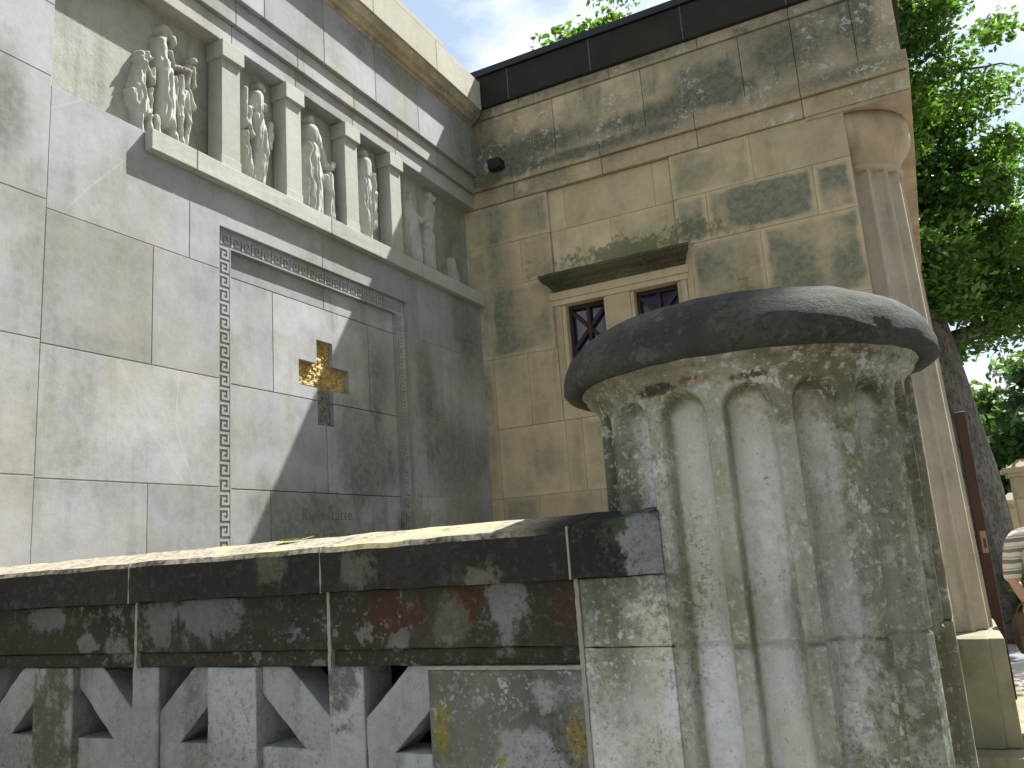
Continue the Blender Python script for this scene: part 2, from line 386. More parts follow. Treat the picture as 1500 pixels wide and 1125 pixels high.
M_rust = plain('oxide_red_frame', (0.035, 0.013, 0.010), 0.6, var=0.4, scale=20, bump=0.002)
M_black = plain('black_housing', (0.01, 0.01, 0.012), 0.5)

# ------------------------------------------------------------------ ground
def sheet(name, x0, x1, y0, y1, z, mat):
    m = MB(); m.face([(x0, y0, z), (x1, y0, z), (x1, y1, z), (x0, y1, z)])
    o = m.build(name, mat); tag(o, kind='structure'); return o
M_gravel = plain('sandy_gravel', (0.24, 0.225, 0.19), 0.95, var=0.35, scale=25, bump=0.01)
M_pave = plain('pale_paving', (0.50, 0.49, 0.44), 0.9, var=0.2, scale=3, bump=0.004)
M_asph = plain('grey_path', (0.16, 0.165, 0.18), 0.9, var=0.2, scale=30)
M_pink = plain('pink_brick_path', (0.36, 0.25, 0.21), 0.9, var=0.25, scale=14)
M_shade_ground = plain('shade_dark_ground', (0.05, 0.045, 0.035), 0.95, var=0.4, scale=20, bump=0.02)
sheet('ground', -400, 400, -400, 400, GZ, M_gravel)
sheet('paving', 0.45, 14, 8.15, 11.1, GZ + .004, M_pave)
sheet('path', 0.45, 30, 11.1, 12.1, GZ + .004, M_asph)
sheet('brick_path', 0.45, 30, 12.1, 15.5, GZ + .004, M_pink)
sheet('lawn', -60, 60, 15.5, 120, GZ + .004, plain('grass', (0.06, 0.10, 0.03), 0.95, var=0.4, scale=6, bump=0.02))
sheet('shaded_ground', 0.45, 8, 6.7, 8.15, GZ + .008, M_shade_ground)  # dark sheet stands in for the shade on the ground beside the plinth

# ------------------------------------------------------------------ memorial wall (left)
jit = False
def tA(x):
    x += random.uniform(-.0012, .0012) if jit else 0
    return lambda a, b, d: (x - d, a, b)
def rectp(u0, u1, v0, v1, g=0.0025, flip=False):
    return [(u0 + g, v0 + g), (u1 - g, v0 + g), (u1 - g, v1 - g), (u0 + g, v1 - g)]

wa = thing('memorial_wall', (XA, 4.3, GZ), 'tall grey stone memorial wall with framed gold cross under a row of carved figures', 'wall')
m = MB(); ta = tA(XA)
Z = [-1.6, -.78, -.16, .465, 1.075, 1.725, 2.36]
rows = {0: [2.28, 3.3, 4.3, 5.4, 6.5], }
for a, b in zip(rows[0], rows[0][1:]): m.prism(rectp(a, b, Z[0], Z[1]), ta, .15)
for r_, lst in {1: [(2.28, 3.34), (5.28, 6.5)], 2: [(2.28, 2.87), (2.87, 3.34), (5.28, 5.71), (5.71, 6.5)], 3: [(2.28, 3.34), (5.28, 6.5)],
                4: [(2.28, 2.88), (2.88, 3.34), (5.28, 5.77), (5.77, 6.5)], 5: [(2.28, 3.12), (5.43, 6.5)]}.items():
    for a, b in lst: m.prism(rectp(a, b, Z[r_], Z[r_ + 1]), tA(XA + random.uniform(-.001, .001)), .15)
g = .0025
m.prism([(3.12 + g, 1.725 + g), (3.34, 1.725 + g), (3.34, 1.995), (4.26 - g, 1.995), (4.26 - g, 2.36), (3.12 + g, 2.36)], ta, .15)
m.prism([(4.26 + g, 1.995), (5.28, 1.995), (5.28, 1.725 + g), (5.43 - g, 1.725 + g), (5.43 - g, 2.36), (4.26 + g, 2.36)], ta, .15)
# left pier of the wall, taller stones
zl = [-1.6, -.8, -.16, .475, 1.09, 1.765, 2.40, 2.785, 3.4, 4.10]
for i in range(len(zl) - 1):
    js = [-1.2, .3 if i % 2 else -.2, 1.45 if i % 2 else 1.2, 2.28]
    if i % 2 == 0: js = [-1.2, .1, 2.28]
    for a, b in zip(js, js[1:]): m.prism(rectp(a, b, zl[i], zl[i + 1]), tA(XA + .004), .15)
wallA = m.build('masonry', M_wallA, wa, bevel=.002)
m = MB()
m.prism([(2.28, -1.6), (3.342, -1.6), (3.342, 2.35), (2.28, 2.35)], tA(XA - .003), .4)
m.prism([(5.278, -1.6), (6.5, -1.6), (6.5, 2.35), (5.278, 2.35)], tA(XA - .003), .4)
m.prism([(3.342, 1.998), (5.278, 1.998), (5.278, 2.35), (3.342, 2.35)], tA(XA - .003), .4)
m.prism([(3.342, -1.6), (5.278, -1.6), (5.278, -.782), (3.342, -.782)], tA(XA - .003), .4)
m.prism([(-1.2, -1.6), (2.277, -1.6), (2.277, 4.1), (-1.2, 4.1)], tA(XA + .001), .4)
m.prism([(3.345, -.78), (5.275, -.78), (5.275, 1.995), (3.345, 1.995)], tA(XA - .12), .25)
m.build('mortar_bed', M_mortarA, wa)

# framed panel: band floor, then the deeper inner stones
XI = XA - .06
m = MB(); ti = tA(XI)
def pI(pts): m.prism(pts, ti, .055)
pI(rectp(3.45, 5.165, -.78, -.16)); pI(rectp(3.45, 3.80, -.16, .465)); pI(rectp(3.80, 5.165, -.16, .465))
inscr = None
pI([(3.45, .4675), (4.3325, .4675), (4.3325, .915), (4.25, .915), (4.25, 1.0725), (3.45, 1.0725)])
pI([(4.3375, .4675), (5.165, .4675), (5.165, 1.0725), (4.415, 1.0725), (4.415, .915), (4.3375, .915)])
pI([(3.8375, 1.0775), (4.25, 1.0775), (4.25, 1.16), (4.07, 1.16), (4.07, 1.33), (4.25, 1.33), (4.25, 1.495), (4.415, 1.495), (4.415, 1.33),
    (4.59, 1.33), (4.59, 1.16), (4.415, 1.16), (4.415, 1.0775), (4.8275, 1.0775), (4.8275, 1.7225), (3.8375, 1.7225)])
pI(rectp(3.45, 3.835, 1.075, 1.725)); pI(rectp(4.83, 5.165, 1.075, 1.725)); pI(rectp(3.45, 4.335, 1.725, 1.885)); pI(rectp(4.335, 5.165, 1.725, 1.885))
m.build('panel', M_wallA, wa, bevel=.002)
XB_ = XA - .034
m = MB()
tb = tA(XB_)
m.prism([(3.34, -.78), (3.45, -.78), (3.45, 1.995), (3.34, 1.995)], tb, .08)
m.prism([(5.165, -.78), (5.28, -.78), (5.28, 1.995), (5.165, 1.995)], tb, .08)
m.prism([(3.45, 1.885), (5.165, 1.885), (5.165, 1.995), (3.45, 1.995)], tb, .08)
fr = m.build('meander_frame', M_wallA, wa)
# raised key ribbons on the frame
m = MB()
U = .085 / 6
def key(o_u, o_v, du, dv, wr):
    """du,dv: unit vectors across / along in (y,z); one hook"""
    segs = [((0, 0), (5, 1)), ((4, 1), (5, 5)), ((1, 4), (4, 5)), ((1, 2.5), (2, 4)), ((1, 2), (3.2, 3))]
    for (a0, b0), (a1, b1) in segs:
        P = [(o_u + (a * du[0] + b * dv[0]) * U, o_v + (a * du[1] + b * dv[1]) * U) for a, b in ((a0, b0), (a1, b0), (a1, b1), (a0, b1))]
        us = [p[0] for p in P]; vs = [p[1] for p in P]
        m.prism([(min(us), min(vs)), (max(us), min(vs)), (max(us), max(vs)), (min(us), max(vs))], tA(XA - .0265 + random.uniform(-.0004, .0004)), .008, rnd=.6)
for k in range(31):
    v = 1.885 - k * .085
    key(3.368, v, (1, 0), (0, -1), 0)
    key(5.255, v, (-1, 0), (0, -1), 0)
for k in range(22):
    key(3.372 + k * .0857, 1.90, (0, 1), (1, 0), 0)
for a, b, c, d in ((3.444, 3.452, -.78, 1.893), (5.163, 5.171, -.78, 1.893), (3.452, 5.163, 1.884, 1.892)):
    m.prism([(a, c), (b, c), (b, d), (a, d)], tA(XA - .0265), .008, rnd=.6)
m.build('greek_key', M_wallA, fr)

# gilded cross, sunk into the panel
def gold_mat():
    t = NT('flaking_gold')
    n1 = t.noise(38, 6, 0.7); n2 = t.noise(9, 4, 0.6); n3 = t.noise(110, 3, 0.7)
    sep = t.n('ShaderNodeSeparateXYZ'); t.put(sep.inputs[0], t.pos)
    gold = t.mix(t.rng(n1, .35, .65), (0.40, 0.25, 0.05), (0.78, 0.60, 0.22))
    gold = t.mix(t.rng(n3, .52, .64), gold, (0.12, 0.075, 0.03))
    st = t.mix(t.rng(n1, .4, .6), (0.16, 0.155, 0.13), (0.30, 0.30, 0.26))
    low = t.math('ADD', sep.outputs[2], t.math('MULTIPLY_ADD', n2, .3, -.15))
    bare = t.rng(low, 1.19, 1.15)
    side = t.rng(t.math('ABSOLUTE', t.math('SUBTRACT', sep.outputs[1], 4.33)), .10, .08)
    bare = t.math('MULTIPLY', bare, side)
    bare = t.math('MAXIMUM', bare, t.rng(n2, .66, .70, 0, .8))
    c = t.mix(bare, gold, st)
    t.put(t.b.inputs['Metallic'], t.math('MULTIPLY_ADD', bare, -.12, .12))
    t.bump(t.math('ADD', n1, n3), 1.0, .02)
    return t.done(c, .5, .5)
me = MB()
nu, nv = 66, 74
def in_cross(y, z):
    return (4.25 - .004 <= y <= 4.415 + .004 and .915 - .004 <= z <= 1.495 + .004) or (4.07 - .004 <= y <= 4.59 + .004 and 1.16 - .004 <= z <= 1.33 + .004)
dy, dz = (4.60 - 4.06) / nu, (1.505 - .905) / nv
def cp(i, j):
    y, z = 4.06 + i * dy, .905 + j * dz
    return (XI - .036 + .012 * mnoise.noise(Vector((y * 40, z * 40, 1))) + .006 * mnoise.noise(Vector((y * 110, z * 110, 7))), y, z)
for i in range(nu):
    for j in range(nv):
        if in_cross(4.06 + (i + .5) * dy, .905 + (j + .5) * dz):
            me.face([cp(i, j), cp(i + 1, j), cp(i + 1, j + 1), cp(i, j + 1)])
c_ = me.build('cross', gold_mat(), wa); c_['label'] = 'rough gilded cross, its lower shaft flaked to bare stone'

# incised inscription
M_ins = plain('incised_lettering', (0.12, 0.12, 0.095), 0.95, var=.4, scale=40)
def text(body, size, yc, zc, name):
    cu = bpy.data.curves.new(name, 'FONT'); cu.body = body; cu.size = size; cu.align_x = 'CENTER'; cu.extrude = .0012; cu.space_character = 1.08
    cu.offset = -.0008
    o = bpy.data.objects.new(name, cu); COL.objects.link(o)
    bpy.context.view_layer.update()
    me_ = bpy.data.meshes.new_from_object(o.evaluated_get(bpy.context.evaluated_depsgraph_get()))
    bpy.data.objects.remove(o)
    me_.materials.clear(); me_.materials.append(M_ins)
    n_ = bpy.data.objects.new(name, me_); COL.objects.link(n_); n_.parent = wa
    # text x -> +y, text y -> +z, normal -> +x
    n_.matrix_local = Matrix(((0, 0, 1, XI + .0006 - XA), (1, 0, 0, yc - 4.3), (0, 1, 0, zc - GZ), (0, 0, 0, 1)))
    return n_
text('Ruhest\u00e4tte', .108, 4.325, .292, 'inscription')
text('der Familie', .095, 4.325, .165, 'inscription')

# ledge (sill), colonnette row, recessed background
m = MB()
for a, b in zip([2.81, 3.12, 4.30, 5.45, 6.497], [3.12, 4.30, 5.45, 6.497]): m.prism(rectp(a, b, 2.238, 2.362), tA(XA + .058), .056)
worn(m.build('ledge', M_pale, wa, bevel=.004), .003, 3)
m = MB()
for a, b in zip([2.285, 3.42, 4.6, 5.45, 6.62], [3.42, 4.6, 5.45, 6.62]): m.prism(rectp(a, b, 2.30, 3.3, .0012), tA(-3.57), .1)
M_relbg = stone('relief_ground_stone', (0.36, 0.36, 0.335), (0.31, 0.31, 0.265), dark=(0.10, 0.105, 0.085), patch=.35, streak=.4, mott=.3, seed=41, green=.4, grain=.15, bump=.008,
                blobs=[((-3.5, 6.2, 2.8), (.4, .35, .6), None, .55), ((-3.5, 3.3, 2.6), (.4, .12, .5), None, .5)])
m.build('relief_ground', M_relbg, wa)
for yc in (3.4125, 3.972, 4.596, 5.164):
    q = MB()
    w_ = .0745
    q.prism(rectp(yc - w_, yc + w_, 2.362, 3.085, 0), tA(-3.45), .115)
    q.prism(rectp(yc - w_ - .006, yc + w_ + .006, 2.3625, 2.44, 0), tA(-3.447), .115)
    p_ = q.build('pilaster', M_pale, wa, bevel=.003)
    q = MB()
    q.prism(rectp(yc - w_ - .016, yc + w_ + .016, 3.085, 3.197, 0), tA(-3.427), .14)
    q.build('capital', M_pale, p_, bevel=.003)

# entablature of the memorial wall
def courseA(mm, xf, z0, z1, ys, dep=.2, g=.0018):
    for a, b in zip(ys, ys[1:]): mm.prism(rectp(a, b, z0, z1, g), tA(xf), dep)
m = MB()
courseA(m, -3.452, 3.2, 3.345, [2.285, 2.85, 3.42, 4.0, 4.63, 5.19, 5.8, 6.497])
courseA(m, -3.425, 3.346, 3.515, [2.285, 2.85, 3.43, 4.0, 4.62, 5.19, 5.8, 6.497])
courseA(m, -3.395, 3.516, 4.03, [2.285, 3.02, 3.65, 4.25, 4.867, 5.477, 6.02, 6.44])
m.prism(rectp(6.44, 6.497, 3.516, 4.03), tA(-3.40), .2)
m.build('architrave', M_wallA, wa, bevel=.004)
prof = [(-3.395 - .2, 4.031), (-3.395, 4.031), (-3.385, 4.045), (-3.36, 4.052), (-3.345, 4.075), (-3.315, 4.092), (-3.30, 4.12), (-3.285, 4.148), (-3.595, 4.148)]
m = MB(); m.sweep(prof, -1.2, 6.44, lambda a, b, t_: (a, t_, b))
m.build('cornice_moulding', M_entB, wa)
m = MB()
courseA(m, -3.27, 4.149, 4.445, [-1.2, 1.0, 2.9, 4.70, 5.63, 6.425], .35)
courseA(m, -3.275, 4.447, 4.50, [-1.2, 2.0, 3.9, 5.76], .35)
m.build('cornice', M_cornice, wa, bevel=.004)

# carved relief figures as height fields
FIG = {
'woman': [[(2.872, 2.864, 0.030)], [(2.838, 2.852, 0.030)], [(2.894, 2.852, 0.010)], [(2.822, 2.812, 0.022), (2.84, 2.791, 0.022)], [(2.832, 2.77, 0.027), (2.824, 2.709, 0.037), (2.813, 2.63, 0.041)], [(2.844, 2.79, 0.017), (2.876, 2.745, 0.015), (2.905, 2.702, 0.014), (2.906, 2.794, 0.011)], [(2.817, 2.633, 0.045), (2.827, 2.573, 0.054), (2.837, 2.514, 0.051)], [(2.887, 2.66, 0.012), (2.889, 2.523, 0.013)], [(2.772, 2.60, 0.018), (2.785, 2.53, 0.016), (2.846, 2.494, 0.014), (2.894, 2.500, 0.012)], [(2.817, 2.472, 0.018), (2.83, 2.37, 0.014)], [(2.881, 2.502, 0.018), (2.887, 2.37, 0.014)]],
'man': [[(2.985, 3.085, 0.040)], [(3.008, 3.078, 0.036)], [(3.040, 3.072, 0.010)], [(3.022, 3.045, 0.024), (3.030, 3.012, 0.016)], [(2.98, 3.04, .022), (2.965, 3.0, .03)], [(2.957, 2.999, 0.034), (2.962, 2.959, 0.041), (2.969, 2.869, 0.043)], [(2.973, 2.864, 0.049), (2.988, 2.795, 0.059), (2.995, 2.689, 0.064), (2.988, 2.545, 0.069)], [(3.005, 2.949, 0.02), (3.029, 2.877, 0.018), (3.135, 2.905, 0.017), (3.189, 2.91, 0.01)], [(2.945, 2.916, 0.016), (2.955, 2.862, 0.016)], [(3.025, 2.537, 0.023), (3.069, 2.37, 0.017)], [(2.925, 2.507, 0.022), (2.935, 2.38, 0.015)], [(3.049, 2.819, 0.01), (3.071, 2.576, 0.012)]],
'youth': [[(3.087, 2.839, 0.02), (3.088, 2.719, 0.022), (3.09, 2.585, 0.021), (3.101, 2.37, 0.014)], [(3.15, 2.898, 0.013), (3.131, 2.81, 0.015), (3.161, 2.756, 0.016), (3.183, 2.672, 0.014)], [(3.117, 2.751, 0.022), (3.133, 2.639, 0.027), (3.148, 2.569, 0.018), (3.12, 2.37, 0.013)], [(3.178, 2.985, 0.026)], [(3.160, 2.95, .018), (3.14, 2.90, .03)], [(3.174, 2.937, 0.019), (3.185, 2.82, 0.013)]],
'bearer': [[(3.745, 3.115, 0.036)], [(3.770, 3.105, 0.030)], [(3.735, 3.07, .02), (3.715, 3.04, .035)], [(3.711, 3.023, 0.05), (3.704, 2.937, 0.060)], [(3.704, 2.867, 0.056), (3.725, 2.781, 0.065), (3.75, 2.655, 0.062), (3.712, 2.40, 0.045)], [(3.64, 2.906, 0.023), (3.622, 2.788, 0.021), (3.656, 2.722, 0.019)], [(3.763, 2.979, 0.024), (3.771, 2.955, 0.02)], [(3.605, 2.727, 0.025), (3.621, 2.613, 0.038), (3.645, 2.49, 0.034), (3.678, 2.42, 0.025)], [(3.591, 3.018, 0.023), (3.597, 2.763, 0.013)], [(3.824, 2.875, 0.024), (3.812, 2.695, 0.017)]],
'cloaked': [[(4.240, 3.112, 0.038)], [(4.262, 3.098, 0.030)], [(4.242, 3.015, 0.065), (4.272, 2.962, 0.075)], [(4.238, 2.878, 0.072), (4.252, 2.681, 0.10), (4.255, 2.40, 0.09)], [(4.325, 2.965, 0.032), (4.405, 2.833, 0.03), (4.447, 2.804, 0.022)], [(4.187, 2.865, 0.035), (4.165, 2.40, 0.04)]],
'child': [[(4.46, 2.849, 0.028), (4.447, 2.815, 0.025)], [(4.433, 2.749, 0.038), (4.428, 2.611, 0.05), (4.433, 2.40, 0.045)], [(4.379, 2.727, 0.022), (4.396, 2.614, 0.02)]],
'draped': [[(4.868, 3.122, 0.036)], [(4.888, 3.108, 0.030)], [(4.868, 3.027, 0.062), (4.862, 2.927, 0.07)], [(4.853, 2.859, 0.066), (4.852, 2.666, 0.072), (4.854, 2.40, 0.056)], [(4.96, 2.965, 0.026), (4.96, 2.802, 0.026), (4.937, 2.52, 0.023)], [(4.826, 2.945, 0.030), (4.907, 2.847, 0.026), (4.936, 2.907, 0.022)]],
'mournA': [[(5.529, 3.006, 0.042)], [(5.515, 2.96, .03), (5.51, 2.93, 0.04)], [(5.526, 2.9, 0.062), (5.56, 2.771, 0.08)], [(5.569, 2.705, 0.08), (5.591, 2.51, 0.09), (5.6, 2.40, 0.08)], [(5.511, 2.894, 0.034), (5.669, 2.826, 0.03), (5.79, 2.925, 0.025)]],
'mournB': [[(5.839, 3.130, 0.042)], [(5.855, 3.095, 0.028)], [(5.827, 3.025, 0.07), (5.80, 2.851, 0.08)], [(5.80, 2.74, 0.085), (5.788, 2.475, 0.09), (5.775, 2.38, 0.09)], [(5.874, 3.024, 0.035), (5.802, 2.84, 0.03), (5.727, 2.808, 0.025)]],
'kneel': [[(6.174, 2.60, 0.055), (6.185, 2.56, 0.055), (6.21, 2.45, 0.09), (6.2, 2.38, .1)]],
}
FL = {'woman': 'carved woman in a flared tunic, hand to her chin', 'man': 'tall carved bearded man stretching out his arm', 'youth': 'slim carved youth with draped cloak', 'bearer': 'carved woman carrying flowers',
      'cloaked': 'carved figure in a long cloak bending forward', 'child': 'small carved child', 'draped': 'carved figure in heavy drapery', 'mournA': 'faint carved mourner', 'mournB': 'faint carved bearded figure', 'kneel': 'small crouching carved figure'}
M_rel = stone('relief_stone', (0.42, 0.42, 0.40), (0.38, 0.375, 0.34), dark=(0.11, 0.115, 0.095), patch=.3, streak=.1, mott=.3, blocks=False, seed=43, green=.25, grain=.15, bump=.005)
def relief(nm, chains, deep):
    ys = [p[0] for c in chains for p in c]; zs = [p[1] for c in chains for p in c]; rm = max(p[2] for c in chains for p in c)
    st = .0042
    y = np.arange(min(ys) - rm - st, max(ys) + rm + 2 * st, st); z = np.arange(max(min(zs) - .02, 2.35), max(zs) + rm + 2 * st, st)
    Y, Zz = np.meshgrid(y, z, indexing='ij')
    H = np.zeros_like(Y)
    for ci, c in enumerate(chains):
        body = max(p[2] for p in c) > .028
        for i in range(max(1, len(c) - 1)):
            p, q = c[i], c[min(i + 1, len(c) - 1)]
            dx, dz_ = q[0] - p[0], q[1] - p[1]; LL = dx * dx + dz_ * dz_ + 1e-9
            t_ = np.clip(((Y - p[0]) * dx + (Zz - p[1]) * dz_) / LL, 0, 1)
            R_ = p[2] + (q[2] - p[2]) * t_
            D = np.hypot(Y - p[0] - t_ * dx, Zz - p[1] - t_ * dz_)
            s_ = np.clip(1 - (D / R_) ** 2, 0, 1)
            # squared-off relief: walls rise steeply and the top bulges
            h = np.where(s_ > 0, (.16 + .84 * s_ ** .42), 0) * min(deep, .034 + R_.max() * .95)
            if not body: h = np.where(s_ > 0, h + .026, 0)
            kk = .010; dlt = np.clip(.5 + .5 * (h - H) / kk, 0, 1)
            H = np.where((H > .012) & (h > .012), H * (1 - dlt) + h * dlt + kk * dlt * (1 - dlt), np.maximum(H, h))
    # folds of cloth: wavy ridges that fan out downwards
    yc = sum(ys) / len(ys)
    fan = (Y - yc) * (1 + .35 * (3.0 - Zz)) + .012 * np.sin(Zz * 19) + .006 * np.sin(Zz * 47 + 2)
    fold = 1 - 2 * np.abs(np.sin(fan * math.pi / .030)) ** .7 * .6 + np.sin(fan * 2 * math.pi / .047 + Zz * 7) * .5 - .6
    lower = np.clip((3.02 - Zz) / .12, 0, 1)
    H = np.where(H > .02, H + fold * .0085 * lower, H)
    nz = np.array([[mnoise.noise(Vector((a * 45, b * 16, 3))) for b in z] for a in y])
    H = np.where(H > 0, H + nz * .0035, 0)
    H = np.clip(H, 0, .125)
    K = H.copy()
    K[1:-1, 1:-1] = (H[1:-1, 1:-1] * 2 + H[:-2, 1:-1] + H[2:, 1:-1] + H[1:-1, :-2] + H[1:-1, 2:]) / 6
    mm = MB()
    ny, nz_ = Y.shape
    idx = {}
    def vid(i, j):
        if (i, j) not in idx:
            idx[(i, j)] = len(mm.v); mm.v.append((-3.571 + K[i, j], Y[i, j], Zz[i, j]))
        return idx[(i, j)]
    for i in range(ny - 1):
        for j in range(nz_ - 1):
            if max(K[i, j], K[i + 1, j], K[i, j + 1], K[i + 1, j + 1]) > 0.0005:
                mm.f.append((vid(i, j), vid(i + 1, j), vid(i + 1, j + 1), vid(i, j + 1))); mm.uv.append([(-1, -1)] * 4); mm.fa.append((.5, 0, 9, 9))
    o = mm.build('relief_figure', M_rel, wa, smooth=True)
    o['label'] = FL[nm]
for nm, ch in FIG.items():
    relief(nm, ch, .05 if nm in ('mournA', 'mournB', 'kneel') else .095)

# ------------------------------------------------------------------ side building (mausoleum)
mb_ = thing('stone_mausoleum', (-1.6, YB, GZ), 'weathered tan stone mausoleum with a black eave and a small barred double window', 'building')
def tB(y):
    return lambda a, b, d: (a, y + d, b)
m = MB(); t0 = tB(YB)
def rowB(z0, z1, xs, dks=None, y=YB, dep=.12):
    for i, (a, b) in enumerate(zip(xs, xs[1:])):
        m.prism(rectp(a, b, z0, z1), tB(y + random.uniform(-.0018, .0018)), dep, dk=(dks[i] if dks else 0))
XE = -.165
rowB(-1.6, -.78, [-3.6, -2.7, -1.8, -.9, XE])
rowB(-.78, -.16, [-3.6, -3.01, -2.2, -1.3, XE])
rowB(-.16, .465, [-3.6, -3.36, -3.01, -2.45, -1.3, XE], [.2, .3, .2, .2, .2])
rowB(.465, 1.08, [-3.6, -3.36, -2.715, -2.56, -1.7, -.9, XE], [.3, .2, .15, .3, .2, .3])
rowB(1.08, 1.25, [-2.72, -1.53])
rowB(1.08, 1.725, [-3.6, -3.36, -3.02, -2.722], [.4, .1, .1]); rowB(1.08, 1.725, [-1.528, -.8, XE], [.4, .4])
rowB(1.725, 2.385, [-3.6, -3.36, -2.742], [.35, .45]); rowB(1.725, 2.385, [-1.528, -1.47, -.9, XE], [0, .75, .7])
rowB(2.385, 2.80, [-3.6, -3.36, -3.01, -2.705], [.3, .15, .35]); rowB(2.385, 2.80, [-1.565, -1.29, -.45, XE], [.7, .95, .85])
rowB(2.80, 3.2, [-3.6, -3.36, -2.705], [.3, .35]); rowB(2.80, 3.2, [-1.565, -.89, XE], [.45, .1])
rowB(2.385, 2.80, [-2.70, -2.14, -1.57], [.05, .15], YB + .022, .1); rowB(2.80, 3.197, [-2.70, -2.55, -1.72, -1.57], [0, .1, .0], YB + .022, .1)
m.build('masonry', M_wallB, mb_, bevel=.002)
m = MB()
for x0, x1, z0, z1, yy in ((-3.6, XE, -1.6, 1.25, YB + .004), (-3.6, -2.725, 1.25, 3.2, YB + .004), (-1.525, XE, 1.25, 3.2, YB + .004), (-2.725, -1.525, 2.30, 3.2, YB + .026)):
    m.box(x0, x1, yy, YB + .55, z0, z1)
m.build('mortar_bed', M_mortarB, mb_)
# window surround
m = MB(); m.box(-2.74, -1.53, YB + .006, YB + .3, 2.215, 2.383); m.build('window_head', M_wallB, mb_)
m = MB()
for a, b, yy in ((-2.72, -2.66, -.004), (-2.66, -2.625, .012), (-2.265, -2.235, .012), (-2.235, -2.025, -.004), (-2.025, -1.995, .012), (-1.615, -1.58, .012), (-1.58, -1.53, -.004)):
    m.box(a, b, YB + yy, YB + .16, 1.25, 2.10)
m.build('window_surround', M_wallB, mb_, bevel=.003)
m = MB()
m.box(-2.745, -1.515, YB - .012, YB + .15, 2.102, 2.15); m.box(-2.755, -1.505, YB - .024, YB + .14, 2.151, 2.221)
m.build('lintel', M_wallB, mb_, bevel=.004)
hp_ = [(-.1, 2.222), (.02, 2.222), (.03, 2.235), (.035, 2.25), (.06, 2.262), (.075, 2.275), (.10, 2.283), (.135, 2.295), (.15, 2.31), (.155, 2.322), (.168, 2.33), (.168, 2.352), (.03, 2.40), (-.1, 2.40)]
m = MB()
m.rings([[((-2.705 - max(p_, -.0) * .5) if e_ == 0 else (-1.545 + max(p_, 0) * .65) if e_ == 3 else (-2.4 if e_ == 1 else -1.9), YB - p_, z_) for p_, z_ in hp_] for e_ in range(4)])
worn(m.build('window_hood', M_hood, mb_), .016, 4)
M_frame = plain('dark_red_frame_paint', (0.026, 0.009, 0.008), 0.5, var=.4, scale=20)
M_glass = NT('dark_window_glass')
gm = M_glass.done((0.02, 0.024, 0.075), 0.05, 0.9)
for x0, x1 in ((-2.625, -2.265), (-1.995, -1.615)):
    q = MB(); ya, yb = YB + .09, YB + .125
    w_ = .028
    q.box(x0, x1, ya, yb, 2.065, 2.102); q.box(x0, x1, ya, yb, 1.25, 1.285); q.box(x0, x0 + w_, ya, yb, 1.285, 2.065); q.box(x1 - w_, x1, ya, yb, 1.285, 2.065)
    zm = 1.675
    q.box(x0 + w_, x1 - w_, ya + .004, yb - .004, zm - .016, zm + .016)
    xc = (x0 + x1) / 2
    for z0, z1 in ((1.285, zm - .016), (zm + .016, 2.065)):
        q.box(xc - .016, xc + .016, ya + .003, yb - .005, z0, z1)
        for sx in (-1, 1):
            p0, p1 = Vector((xc - sx * (x1 - x0) / 2 * .95, 0, z0)), Vector((xc + sx * (x1 - x0) / 2 * .95, 0, z1))
            d_ = (p1 - p0).normalized(); n_ = Vector((-d_.z, 0, d_.x)) * .017
            pts = [p0 - n_, p1 - n_, p1 + n_, p0 + n_]
            q.prism([(p.x, p.z) for p in pts], lambda a, b, d: (a, ya + (.007 if sx > 0 else .009) + d, b), .02)
    wn = q.build('window', M_frame, mb_, bevel=.002)
    q = MB(); q.box(x0, x1, YB + .135, YB + .14, 1.25, 2.1); q.build('pane', gm, wn)
# entablature, side part and the part over the portico
m = MB()
def eb(yf, z0, z1, xs, dep=.5):
    for a, b in zip(xs, xs[1:]): m.prism(rectp(a, b, z0, z1, .0018), tB(yf), dep)
eb(6.482, 3.201, 3.36, [-3.62, -3.02, -2.15, -1.30, -.45])
eb(6.455, 3.361, 3.515, [-3.62, -3.02, -2.15, -1.30, -.45])
eb(6.482, 3.516, 4.075, [-3.62, -2.57, -1.72, -.87, -.45])
eb(6.465, 4.076, 4.175, [-3.62, -2.9, -2.0, -1.2, -.45])
# return along the portico front
def ret(yf, z0, z1, xe):
    m.prism(rectp(-.45, .0 if (z1 > 3.9 and z0 < 3.6) else xe, z0, z1, .0018), tB(yf), .5)
    if z1 > 3.9 and z0 < 3.6: m.prism(rectp(.0, xe, z0, z1, .0018), tB(yf), .5)
    m.box(-.449, xe, yf + .502, 11.4, z0 + .001, z1 - .001)
ret(6.482, 3.201, 3.36, .322); ret(6.455, 3.361, 3.515, .335); ret(6.482, 3.516, 4.075, .30); ret(6.465, 4.076, 4.175, .31)
m.build('entablature', M_entB, mb_, bevel=.005)
m = MB(); m.box(-.44, .315, 6.49, 11.38, 3.17, 3.1995)
m.build('soffit', M_warm, mb_)
m = MB()
eb(6.43, 4.176, 4.50, [-3.62, -2.98, -2.15, -1.30, -.45, .36], .3)
m.box(.06, .36, 6.735, 11.4, 4.178, 4.498)
m.build('eave', M_gutter, mb_, bevel=.004)
M_eavej = plain('grey_eave_joint', (.10, .10, .085), .9)
for x_ in (-2.98, -2.15, -1.30, -.45):
    m = MB()
    m.rings([[(x_ - .004 - .002 * math.sin(k * 3 + x_), 6.4285, 4.18 + .032 * k), (x_ + .004 + .002 * math.cos(k * 2), 6.4285, 4.18 + .032 * k), (x_ + .004, 6.45, 4.18 + .032 * k), (x_ - .004, 6.45, 4.18 + .032 * k)] for k in range(11)])
    m.build('eave_joint', M_eavej, mb_)
m = MB()
